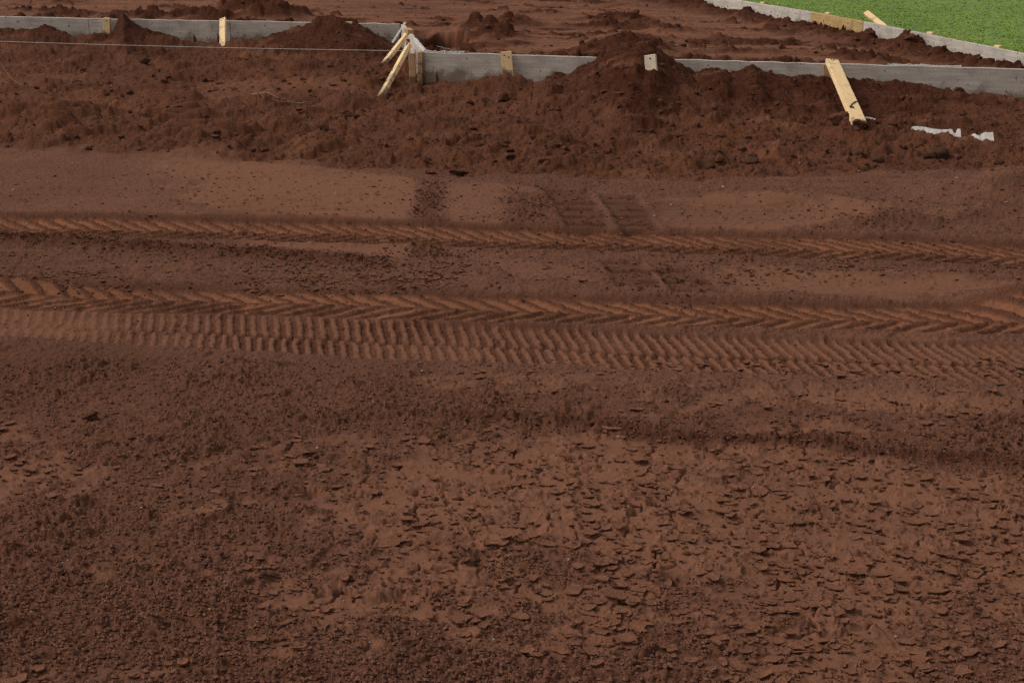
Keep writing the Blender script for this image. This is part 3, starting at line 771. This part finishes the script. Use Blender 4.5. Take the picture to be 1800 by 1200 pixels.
# return board of the corner
ret = empty("form_wall", (FRONT_A.x, FRONT_A.y, 0), "short form board running back from the braced corner, seen end on", "formwork", "form board walls round the pad")
r0, r1 = np.array([FRONT_A.x, FRONT_A.y]), np.array([BACK_B.x, BACK_B.y])
rt = (r1 - r0) / np.hypot(*(r1 - r0)); rn = np.array([-rt[1], rt[0]])
board(r0 + rt * .045, r1 - rt * .06, rn, M_FORM, ret)
pA = r0 + rt * .08 - rn * TH / 2; pB = r0 + rt * 1.15 - rn * TH / 2
spill([Vector((*pA, TOP + .004)), Vector((*pB, TOP + .004))], .020, ret, 7)
# side wall by the lawn, three boards; outer face towards the lawn
side = empty("form_wall", (SIDE_K1.x, SIDE_K1.y, 0), "side form board wall along the lawn with an ochre plywood piece", "formwork", "form board walls round the pad")
def side_board(a, c, m):
    a, c = np.array(a), np.array(c); t = (c - a) / np.hypot(*(c - a)); n = np.array([t[1], -t[0]])
    if n[0] > 0: n = -n                       # n towards the pad
    return board(a + t * .002, c - t * .002, n, m, side, h=.30, jit=.002)
p_start = fa + ft * s_end
yy0 = 11.6
side_board((side_x(yy0), yy0), (SIDE_K1.x, SIDE_K1.y), M_FORM_SIDE)
o = side_board((SIDE_K1.x, SIDE_K1.y), (SIDE_K2.x, SIDE_K2.y), M_PLY); o.name = "plywood_board"; o['label'] = "ochre plywood piece between two grey boards"
side_board((SIDE_K2.x, SIDE_K2.y), (side_x(21.4), 21.4), M_FORM)
side_board((side_x(21.4), 21.4), (side_x(27.0), 27.0), M_FORM)

# ------------------------------------------------------------------ stakes and braces
GRP_STAKE = "pine stakes holding the form boards"
def ground_z(x, y): return float(ground_at(np.array([x]), np.array([y]))[0][0])
def stake(p0, p1, width, thick, face, label, material=M_PINE, group=GRP_STAKE, point=False, name="stake", cat="stake"):
    o = plank(name, p0, p1, width, thick, face, material, None, .0012, 8)
    return tag(o, label, cat, group)
def nail(parent, at, nrm, r=.006):
    bm = bmesh.new(); bmesh.ops.create_cone(bm, cap_ends=True, segments=8, radius1=r, radius2=r, depth=.008)
    me = bpy.data.meshes.new("nail"); bm.to_mesh(me); bm.free(); me.materials.append(M_RUST)
    o = link("nail", me, parent); o.matrix_parent_inverse = Matrix.Identity(4)
    o.matrix_basis = parent.matrix_basis.inverted() @ (Matrix.Translation(at) @ Vector(nrm).to_track_quat('Z', 'Y').to_matrix().to_4x4())
    return o
def face_nails(o, spots, thick):
    """nail heads on the outer face of a plank, given along and across it"""
    for x, y in spots:
        bm = bmesh.new(); bmesh.ops.create_cone(bm, cap_ends=True, segments=8, radius1=.0065, radius2=.006, depth=.006)
        me = bpy.data.meshes.new("nail"); bm.to_mesh(me); bm.free(); me.materials.append(M_RUST)
        n = link("nail", me, o); n.location = (x, y, thick / 2 + .001)

FN = Vector((fn[0], fn[1], 0)); BN = Vector((bn[0], bn[1], 0))
# front wall, left to right
o = stake(on_front(891, .028, .028), on_front(901, -.32, .07), .092, .034, FN + Vector((.12, 0, .1)), "leaning pale stake on the front form board, first right of the corner")
face_nails(o, [(.03, -.015), (.05, .02)], .034)
p = G(1142, 124, .2)
for _ in range(12): p = G(1142, 124, .5 * p.z + .5 * ground_z(p.x, p.y))
o = stake(p + Vector((.0, -.02, .118)), p + Vector((.030, -.10, -.2)), .088, .034, FN + Vector((-.1, 0, .1)), "pale stake head poking out of the crest of the largest soil heap", M_PINE_PALE)
face_nails(o, [(.028, .0)], .034)
o = stake(on_front(1456, .0, .024), on_front(1464, -.30, .03), .075, .034, FN, "upright darker stake directly behind the long diagonal brace", M_PINE_WEATHERED)
gb = G(1508, 226, .03)
for _ in range(14): gb = G(1508, 226, .5 * gb.z + .5 * ground_z(gb.x, gb.y))
gb.z += .045
top_b = on_front(1464, .035, .15)
brace = plank("diagonal_brace", top_b, gb + (gb - top_b).normalized() * .05, .100, .040, FN + Vector((.22, 0, .45)), M_PINE, None, .001, 10)
tag(brace, "long pale diagonal brace with nails, leaning from the front board into soil", "brace")
face_nails(brace, [(.03, -.012), (.035, .012), (.06, .0)], .040)
# rusty tie wire stapled on the brace
def tube(name, pts, r, material, sides=6):
    bm = bmesh.new(); rings = []
    for i, p in enumerate(pts):
        t = (pts[min(i + 1, len(pts) - 1)] - pts[max(i - 1, 0)]).normalized()
        a = t.cross(Vector((0, 0, 1)));  a = a.normalized() if a.length > 1e-4 else Vector((1, 0, 0)); c_ = t.cross(a)
        rr = r[i] if isinstance(r, (list, tuple)) else r
        rings.append([bm.verts.new(p + (a * math.cos(k * 2 * math.pi / sides) + c_ * math.sin(k * 2 * math.pi / sides)) * rr) for k in range(sides)])
    for a, c_ in zip(rings, rings[1:]):
        for k in range(sides): bm.faces.new((a[k], a[(k + 1) % sides], c_[(k + 1) % sides], c_[k]))
    bm.faces.new(rings[0][::-1]); bm.faces.new(rings[-1])
    for f in bm.faces: f.smooth = True
    me = bpy.data.meshes.new(name); bm.to_mesh(me); bm.free(); me.materials.append(material); return me
Lb = (gb - top_b).length
wire = link("tie_wire", tube("tie_wire", [Vector((Lb * .72, .052, .018)), Vector((Lb * .755, .02, .026)), Vector((Lb * .80, -.012, .024)), Vector((Lb * .845, -.03, .026)), Vector((Lb * .85, -.005, .027)), Vector((Lb * .815, -.018, .026))], .0045, M_RUST), brace)
# back wall
o = stake(on_back(192.5, .015, .06), on_back(190, -.30, .06), .078, .034, BN, "short pale stake beside the small pointed soil heap")
face_nails(o, [(.03, .0)], .034)
g3 = G(391, 89, .0)
o = stake(on_back(394, .02, .03), g3 + Vector((0, 0, -.06)), .068, .034, BN + Vector((0, 0, .3)), "longest pale stake leaning on the back form board in the open")
face_nails(o, [(.025, .008), (.05, -.012)], .034)
o = stake(on_back(617, .022, .10), on_back(620, -.3, .12), .082, .034, BN, "pale stake head above the rounded soil heap near the corner")
face_nails(o, [(.02, .0)], .034)
# corner: posts, struts and strip
GRP_C = "timbers bracing the corner of the forms"
def dn(px, py, z): return G(px, py, z)
t0 = dn(718, 82, .19); bA = dn(672, 166, .0)
o = stake(t0, bA + (bA - t0).normalized() * .05, .060, .038, Vector((-.5, -.8, .5)), "longest pale strut reaching lowest and nearest at the form corner", M_PINE, GRP_C, name="strut", cat="strut")
face_nails(o, [(.03, .0), ((bA - t0).length * .55, -.01)], .038)
t1 = dn(717, 59, .21); bB = dn(677, 110, .03)
o = stake(t1, bB + (bB - t1).normalized() * .04, .062, .038, Vector((-.5, -.8, .5)), "shorter pale strut behind and above the longest one at the form corner", M_PINE, GRP_C, name="strut", cat="strut")
face_nails(o, [((bB - t1).length * .85, .0)], .038)
t2 = dn(713, 40, .26); b2 = dn(688, 79, .06)
stake(t2, b2, .026, .018, Vector((-.4, -.9, .2)), "thin greyish white strip slanting over the end of the back board", M_CONCRETE, GRP_C, name="strip", cat="strip")
pp = np.array([G(727, 152, .0).x, G(727, 152, .0).y])
stake(Vector((pp[0], pp[1], -.12)), Vector((pp[0] - .01, pp[1] + .02, .275)), .052, .040, Vector((-.15, -1, 0)), "upright post standing on the soil left of the corner board end", M_PINE_WEATHERED, GRP_C, name="post", cat="post")
e0 = fa - ft * .026 + fn * .012
stake(Vector((e0[0], e0[1], -.03)), Vector((e0[0], e0[1], .245)), .046, .050, FN, "short reddish end block closing the front form board at the corner", M_PINE_WEATHERED, GRP_C, name="end_block", cat="wood block")
e1 = G(719, 78, .13)
stake(Vector((e1.x, e1.y, -.1)), Vector((e1.x, e1.y, .26)), .045, .04, Vector((-.3, -1, 0)), "upright post between the two slanting struts", M_PINE, GRP_C, name="post", cat="post")
e2 = G(718, 55, .255)
stake(e2 + Vector((-.02, .10, .0)), e2 + Vector((.03, -.12, .0)), .06, .045, Vector((0, 0, 1)), "small wood block on top of the form corner posts", M_PINE_WEATHERED, GRP_C, name="wood_block", cat="wood block")
e3 = r0 + rn * .03 + rt * .06
stake(Vector((e3[0], e3[1], -.02)), Vector((e3[0], e3[1], .25)), .03, .016, Vector((-.4, -1, 0)), "narrow white batten against the corner board end", M_PLASTIC, GRP_C, name="batten", cat="batten")
# lawn side: heads of stakes
GRP_L = "stake heads behind the side form board"
def lawn_stake(px, py, lean, label, width=.075):
    p = G(px, py, TOP + .035)
    x = side_x(p.y) + .05
    top = Vector((x + .02, p.y, TOP + .016)); bot = Vector((x + .02 + lean[0], p.y + lean[1], .0))
    return stake(top, bot, width, .036, Vector((-.9, -.4, .1)), label, M_PINE, GRP_L, name="stake")
lawn_stake(1320, 1, (.03, 0), "farthest stake head behind the side board near the top edge")
lawn_stake(1437, 19, (.03, 0), "stake head behind the ochre plywood piece")
lawn_stake(1633, 53, (.02, 0), "stake head behind the side board above its clod pile", .085)
lawn_stake(1721, 76, (.02, 0), "stake head almost level with the side board, nearest on the lawn")
p = G(1530, 27, .30)
x = side_x(p.y) + .06
o = stake(Vector((x, p.y, .325)), Vector((x + .13, p.y - .34, .20)), .06, .036, Vector((-.5, -.5, 1)), "tilted pale stake sticking up behind the side board onto the lawn", M_PINE, GRP_L, name="stake")

# ------------------------------------------------------------------ string line
q0 = G(-260, 63, .17); q1 = G(733, 90, .20)
pts = []
for i in range(25):
    t = i / 24; p = q0.lerp(q1, t); p.z -= .02 * 4 * t * (1 - t); pts.append(p)
sl = link("string_line", tube("string_line", pts, .0022, M_STRING, 5)); tag(sl, "taut pale string stretched in front of the back form board to the corner", "string")
q = [G(-20, 90, .03), G(2, 112, .05), G(10, 126, .05), G(22, 140, .045), G(34, 147, .04), G(60, 152, .04)]
wl_ = link("wire", tube("wire", q, .0009, M_ROOT, 5)); tag(wl_, "thin pale loose wire curving over the soil below the left string", "wire")
q = [on_front(752, .03, -.25), on_front(790, .012, -.12), on_front(822, .012, -.02), on_front(842, -.02, .012), on_front(860, -.07, .014)]
wl_ = link("wire", tube("wire", q, .0009, M_STRING, 5)); tag(wl_, "thin pale wire hanging over the front board right of the corner", "wire")

# ------------------------------------------------------------------ white strip half buried
def ragged(name, px0, px1, py0, py1, hgt, seed, parent, top_prof):
    """plastic strip on edge, its upper rim broken; outline with real thickness"""
    r = random.Random(seed); bm = bmesh.new(); n = 34; fr, bk = [], []
    a, c = G(px0, py0), G(px1, py1)
    zs = [ground_z(*a.lerp(c, k / 12).to_2d()) for k in range(13)]; m_, k_ = np.polyfit(np.linspace(0, 1, 13), zs, 1)[::-1]
    a.z, c.z = m_ + .018, m_ + k_ + .018
    for i in range(n + 1):
        t = i / n; p = a.lerp(c, t); h = hgt * top_prof(t) * r.uniform(.93, 1.05)
        up = Vector((0, .55, .83)); nn = Vector((0, -.012, .008))
        fr.append((bm.verts.new(p + nn + up * -.02), bm.verts.new(p + nn + up * h)))
        bk.append((bm.verts.new(p - nn + up * -.02), bm.verts.new(p - nn + up * h)))
    for i in range(n):
        bm.faces.new((fr[i][0], fr[i + 1][0], fr[i + 1][1], fr[i][1])); bm.faces.new((bk[i][0], bk[i][1], bk[i + 1][1], bk[i + 1][0]))
        bm.faces.new((fr[i][1], fr[i + 1][1], bk[i + 1][1], bk[i][1])); bm.faces.new((fr[i][0], bk[i][0], bk[i + 1][0], fr[i + 1][0]))
    bm.faces.new((fr[0][0], fr[0][1], bk[0][1], bk[0][0])); bm.faces.new((fr[n][0], bk[n][0], bk[n][1], fr[n][1]))
    bmesh.ops.recalc_face_normals(bm, faces=bm.faces)
    me = bpy.data.meshes.new(name); bm.to_mesh(me); bm.free(); me.materials.append(M_PLASTIC)
    o = link(name, me); o.parent = parent; o.matrix_parent_inverse = Matrix.Identity(4); o.matrix_basis = parent.matrix_basis.inverted(); return o
ws = empty("plastic_strip", G(1675, 240, .05), "torn white plastic strip half buried in the soil at the right", "plastic strip")
prof1 = lambda t: .62 + .2 * t + .14 * math.sin(t * 9) - (.75 if .83 < t < .93 else 0) + (.25 if t > .93 else 0)
prof2 = lambda t: (.75 + .2 * math.sin(t * 15)) if t < .55 else 1.15
ragged("strip_piece", 1603, 1688, 231, 243, .036, 3, ws, prof1)
ragged("strip_piece", 1708, 1745, 244, 253, .038, 4, ws, prof2)
bm = bmesh.new()
a, c = G(1514, 212), G(1538, 216)
a.z = ground_z(a.x, a.y) + .02; c.z = ground_z(c.x, c.y) + .015
o = link("plastic_shard", plank_mesh("plastic_shard", (c - a).length, .022, .006, M_PLASTIC, .003, 6, .001)); o.matrix_world = frame_of(a, c, Vector((0, -.4, 1))); bm.free()
tag(o, "small white plastic shard beside the foot of the long diagonal brace", "plastic shard")

# ------------------------------------------------------------------ clods and stones
def clod_mesh(name, seed, material, sub=2, amp=.28):
    bm = bmesh.new(); bmesh.ops.create_icosphere(bm, subdivisions=sub, radius=1)
    r = random.Random(seed); ph = [r.uniform(0, 6) for _ in range(9)]
    for v in bm.verts:
        p = v.co.copy()
        k = 1 + amp * (math.sin(p.x * 2.3 + ph[0]) * math.sin(p.y * 2.7 + ph[1]) + .6 * math.sin(p.z * 4.1 + ph[2] + p.x * 2) + .45 * math.sin(p.x * 7 + ph[3]) * math.sin(p.y * 6 + ph[4]) * math.sin(p.z * 7 + ph[5])) + r.uniform(-.06, .06)
        v.co = Vector((p.x * k, p.y * k * .9, p.z * k * .68))
    for f in bm.faces: f.smooth = False
    me = bpy.data.meshes.new(name); bm.to_mesh(me); bm.free(); me.materials.append(material); return me
CL = [clod_mesh("dirt_clod", s, M_CLOD, 3) for s in range(4)]; ST = [clod_mesh("stone", 20 + s, M_STONE, 3, .14) for s in range(3)]
# photograph point of the base, width in photograph pixels, height factor, label, stone?
BIG = [(1655, 270, 38, .9, "large dark stone below the torn white plastic strip", 1),
       (1478, 237, 40, .75, "large rounded clod at the foot of the long diagonal brace", 0),
       (1512, 241, 32, .85, "smaller clod just in front of the large clod at the brace foot", 0),
       (1510, 266, 20, .8, "dark stone in the soil straight below the brace foot", 1),
       (1545, 287, 26, .7, "low dark stone right of the brace foot at the edge of the loose soil", 1),
       (1633, 279, 24, .7, "flat stone left of the large dark stone", 1),
       (1758, 290, 18, .9, "dark stone near the right edge below the white strip", 1),
       (1248, 298, 24, .75, "brown stone at the mound foot, left of a wider one", 1),
       (1322, 288, 30, .6, "wider flat brown stone at the foot of the largest heap", 1),
       (1306, 266, 18, .9, "small dark stone above the wider flat one at the heap foot", 1),
       (1262, 268, 17, .9, "small round stone on the lower slope of the largest heap", 1),
       (1287, 283, 18, .6, "flat small stone between two brown stones at the heap foot", 1),
       (1218, 294, 26, .5, "flat clod at the mound foot, leftmost of its stone cluster", 0),
       (949, 291, 30, .65, "pale topped stone alone in the soil before the largest heap", 1),
       (1111, 247, 14, .9, "small dark stone low on the middle of the largest heap", 1),
       (1048, 278, 18, .7, "stone low on the left flank of the largest heap", 1),
       (1180, 282, 20, .7, "clod low on the right of the middle of the largest heap", 0),
       (756, 306, 24, .5, "flat dark clod at the top of the darker seam in the scraped soil", 0),
       (806, 308, 36, .5, "wide dark clod above the scraped patch right of the seam", 0),
       (254, 116, 17, 1.0, "dark grey lump on the bank below the small pointed heap", 1),
       (163, 57, 19, .75, "reddish lump against the back board left of the small pointed heap", 0),
       (203, 67, 18, .8, "dark lump at the foot of the small pointed heap", 0),
       (158, 738, 26, .8, "lone crumbly clod on the dark soil at the left foreground", 0),
       (610, 196, 44, .6, "dark ragged clump of soil left of the corner braces", 0),
       (882, 178, 40, .7, "dark ragged clod in the soil below the front board", 0),
       (1600, 78, 26, .9, "lumpy clod heaped against the side form board", 0),
       (1722, 112, 14, .9, "small clod on the pad near the corner of front and side boards", 0),
       (1358, 22, 16, .9, "dark clod against the side board near the top edge of the pad", 0),
       (1530, 64, 18, .8, "dark clod below the ochre plywood piece on the pad", 0)]
for i, (px, py, wpx, hf, lab, is_stone) in enumerate(BIG):
    on_pad = py < 116 and px > 800
    p = G(px, py, .15 if on_pad else .0)
    if on_pad: p.z = float(pad_at(np.array([p.x]), np.array([p.y]))[0][0])
    else:
        for _ in range(4):
            z = ground_z(p.x, p.y); p = G(px, py, z)
        p.z = ground_z(p.x, p.y)
    r_ = wpx / 2 * (p.y * CP + (CAM_H - p.z) * SP) / FPX
    o = link("stone" if is_stone else "dirt_clod", (ST if is_stone else CL)[i % (3 if is_stone else 4)])
    o.location = (p.x, p.y + r_ * .4, p.z + r_ * .42 * hf); o.scale = (r_, r_ * .85, r_ * hf * 1.1); o.rotation_euler = (rnd.uniform(-.3, .3), rnd.uniform(-.3, .3), rnd.uniform(0, 6))
    tag(o, lab, "stone" if is_stone else "dirt clod", "stones lying in the soil" if is_stone else "clods of earth")

# loose crumbs, joined: nobody could count them
def scatter(name, X, Y, Zs, R, material, label, seed, shape='ico'):
    bm = bmesh.new()
    if shape == 'ico': bmesh.ops.create_icosphere(bm, subdivisions=1, radius=1)
    else:
        vv = [bm.verts.new(p) for p in ((1, 0, 0), (0, 1, 0), (-1, 0, 0), (0, -1, 0), (0, 0, 1), (0, 0, -1))]; bm.verts.index_update()
        for i in range(4): bm.faces.new((vv[i], vv[(i + 1) % 4], vv[4])); bm.faces.new((vv[(i + 1) % 4], vv[i], vv[5]))
    bv = np.array([v.co[:] for v in bm.verts]); bf = np.array([[v.index for v in f.verts] for f in bm.faces]); bm.free()
    r = np.random.RandomState(seed); n = len(X)
    jit = 1 + .28 * r.randn(n, len(bv), 1).clip(-1.5, 1.5)
    a = r.rand(n) * 6.28; ca, sa = np.cos(a)[:, None], np.sin(a)[:, None]
    P = bv[None] * jit * np.stack([.8 + .6 * r.rand(n), .7 + .5 * r.rand(n), .5 + .4 * r.rand(n)], 1)[:, None, :]
    Q = np.stack([P[..., 0] * ca - P[..., 1] * sa, P[..., 0] * sa + P[..., 1] * ca, P[..., 2]], -1) * R[:, None, None] + np.stack([X, Y, Zs], 1)[:, None, :]
    Fs = (bf[None] + (np.arange(n) * len(bv))[:, None, None]).reshape(-1, 3)
    return tag(link(name, mesh_from(name, Q.reshape(-1, 3), Fs, material, None, False)), label, kind='stuff')
r = np.random.RandomState(21)
def spread(n, x0, x1, y0, y1):
    px, py = x0 + (x1 - x0) * r.rand(n), y0 + (y1 - y0) * r.rand(n)
    P_ = [G(a, b_) for a, b_ in zip(px, py)]
    return np.array([p.x for p in P_]), np.array([p.y for p in P_])
cx, cy = [], []
for n, *q in ((1200, -200, 2000, 130, 315), (250, -200, 720, 90, 170), (500, 700, 2000, 200, 310), (1500, -100, 900, 640, 1200), (900, 800, 1900, 640, 1200), (1100, 850, 1900, 738, 828), (260, -50, 720, 415, 462), (220, 720, 780, 310, 460)):
    a, c = spread(n, *q); cx.append(a); cy.append(c)
cx, cy = np.concatenate(cx), np.concatenate(cy)
cz, at = ground_at(cx, cy)
ok = (at['loose'] > .35) & (cz > -.05)
cx, cy, cz = cx[ok], cy[ok], cz[ok]
R_ = np.where(cy > 9.7, .008 + .026 * r.rand(len(cx)) ** 4, .0025 + .007 * r.rand(len(cx)) ** 3)
scatter("loose_crumbs", cx, cy, cz + R_ * .15, R_, M_CLOD, "crumbs of loose earth strewn over the bare soil", 5)
mx_, my_ = [], []
cx, cy = [], []
for n, *q in ((16000, -150, 950, 635, 1225), (9000, 850, 1950, 635, 1225), (7000, -100, 1900, 1000, 1225)):
    a, c = spread(n, *q); cx.append(a); cy.append(c)
def clump(n, x0, x1, y0, y1):
    px = .5 * (x0 + x1) + (x1 - x0) * .30 * r.randn(n); py = .5 * (y0 + y1) + (y1 - y0) * .28 * r.randn(n)
    P_ = [G(a, b_) for a, b_ in zip(px, py)]
    return np.array([p.x for p in P_]), np.array([p.y for p in P_])
for n, *q in ((800, 728, 782, 316, 390), (500, 715, 830, 430, 460), (900, 870, 1010, 332, 398), (700, 1080, 1300, 455, 520), (800, 420, 830, 470, 516), (260, -60, 250, 482, 512), (2600, -50, 1850, 310, 510), (420, 1200, 1900, 455, 498), (260, 1380, 1850, 335, 400), (500, 1470, 1640, 380, 404), (2600, 350, 1850, 780, 1210)):
    a, c = clump(n, *q); mx_.append(a); my_.append(c)
dx_ = -3.3 + 2.75 * r.rand(3800); mx_.append(dx_); my_.append(np.interp(dx_, DARKLINE.xx, DARKLINE.yy) + .075 * r.randn(3800))
mx_, my_ = np.concatenate(mx_), np.concatenate(my_); ok = fbm(mx_, my_, .16, 3, 402) > -.05 + .3 * (r.rand(len(mx_)) - .5); mx_, my_ = mx_[ok], my_[ok]; mz_, at = ground_at(mx_, my_)
R_ = .0022 + .0075 * r.rand(len(mx_)) ** 3.5
scatter("dark_crumbs", mx_, my_, mz_ + R_ * .4, R_, M_CLOD, "dark crumbs of earth dropped between the tyre tracks", 25, 'octa')
cx, cy = np.concatenate(cx), np.concatenate(cy)
cz, at = ground_at(cx, cy)
ok = at['loose'] * (1 - .6 * at['crust']) > r.rand(len(cx)) * .9 + .05
cx, cy, cz = cx[ok], cy[ok], cz[ok]; R_ = .0022 + .0055 * r.rand(len(cx)) ** 2
scatter("fine_crumbs", cx, cy, cz + R_ * .5, R_, M_CRUMB, "fine crumbs of earth covering the dark foreground soil", 15, 'octa')

def flakes(name, X, Y, Zs, R, slope, material, label, seed):
    """thin ragged plates of dried mud, one edge lifted"""
    q = np.random.RandomState(seed); n, k = len(X), 8
    an = np.linspace(0, 2 * np.pi, k, endpoint=False)[None] + .5 * (q.rand(n, k) - .5)
    rr = R[:, None] * (.55 + .75 * q.rand(n, k)); st = 1 + .6 * q.rand(n, 1)
    x, y = rr * np.cos(an) * st, rr * np.sin(an); ra = .9 * q.randn(n, 1); x, y = x * np.cos(ra) - y * np.sin(ra), x * np.sin(ra) + y * np.cos(ra)
    ta = q.rand(n, 1) * 6.28; tilt = .02 + .20 * q.rand(n, 1) ** 2.5
    zt = (x * np.cos(ta) + y * np.sin(ta)) * tilt + .18 * R[:, None] * np.abs(q.randn(n, k)).clip(0, 1.6) * .4
    th = (.0012 + .0022 * q.rand(n, 1))
    o_ = np.stack([X, Y, Zs], 1)[:, None, :]
    top = np.stack([x, y, zt + th], -1) + o_; bot = np.stack([x * .93, y * .93, zt - .0008], -1) + o_
    ct = np.stack([0 * X, 0 * X, th[:, 0] * .8], -1)[:, None, :] + o_; cb = np.stack([0 * X, 0 * X, 0 * X - .001], -1)[:, None, :] + o_
    P = np.concatenate([top, bot, ct, cb], 1); F_ = []
    for i in range(k):
        j = (i + 1) % k
        F_ += [(i, j, 2 * k), (k + j, k + i, 2 * k + 1), (k + i, k + j, j), (k + i, j, i)]
    Fs = (np.array(F_)[None] + (np.arange(n) * (2 * k + 2))[:, None, None]).reshape(-1, 3)
    return tag(link(name, mesh_from(name, P.reshape(-1, 3), Fs, material, None, False)), label, kind='stuff')
cx, cy = [], []
for n, *q in ((6000, -150, 1950, 640, 1225), (1500, 1000, 1900, 800, 1225), (700, 430, 820, 462, 512), (300, -50, 220, 476, 506), (900, -50, 1850, 400, 500), (500, -50, 1850, 300, 390), (700, 100, 1850, 625, 660), (350, 1230, 1850, 458, 488), (200, 1380, 1850, 338, 392)):
    a, c = spread(n, *q); cx.append(a); cy.append(c)
cx, cy = np.concatenate(cx), np.concatenate(cy)
cz, at = ground_at(cx, cy)
ok = ((at['crust'] > .12 + .3 * r.rand(len(cx))) | (cy > 5.9)) & (fbm(cx, cy, .16, 3, 401) > -.12 + .35 * (r.rand(len(cx)) - .5))
cx, cy, cz = cx[ok], cy[ok], cz[ok]; R_ = np.where(cy > 5.9, .0035 + .009 * r.rand(len(cx)) ** 2.5, .0035 + .017 * r.rand(len(cx)) ** 3.2)
flakes("mud_flakes", cx, cy, cz + .0025 + R_ * .05, R_, None, M_FLAKE, "ragged flakes of dried mud on the cracked foreground soil", 16)
a, c = spread(1100, -100, 1900, -5, 120)
z_, at, out_ = pad_at(a, c)
ok = (~out_) & (at['loose'] > .55) & (z_ > 0)
a, c, z_ = a[ok], c[ok], z_[ok]; R_ = .012 + .035 * r.rand(len(a)) ** 4
scatter("pad_crumbs", a, c, z_ + R_ * .2, R_, M_CLOD, "crumbs of earth strewn over the filled pad", 6)
a, c = spread(180, -50, 1850, 120, 1150)
z_, at = ground_at(a, c); R_ = np.where(c > 8, .005 + .006 * r.rand(len(a)), .0018 + .003 * r.rand(len(a)))
scatter("pebbles", a, c, z_ + R_ * .3, R_, M_PEBBLE, "tiny pale pebbles in the bare soil", 7)

# thin roots
for pts_, lab in (([(440, 166), (470, 172), (500, 178), (540, 180), (570, 176)], "long thin pale root on the rough soil left of the corner"),
                  ([(462, 182), (490, 186), (520, 182), (535, 186)], "shorter thin root just below the long pale one"),
                  ([(70, 154), (105, 152), (140, 148), (160, 145)], "pale thin root on the soil at the left below the bank")):
    P_ = []
    for px, py in pts_:
        p = G(px, py); p.z = ground_z(p.x, p.y) + .012; P_.append(p)
    o = link("root", tube("root", P_, .0035, M_ROOT, 5)); tag(o, lab, "root", "thin roots on the soil")
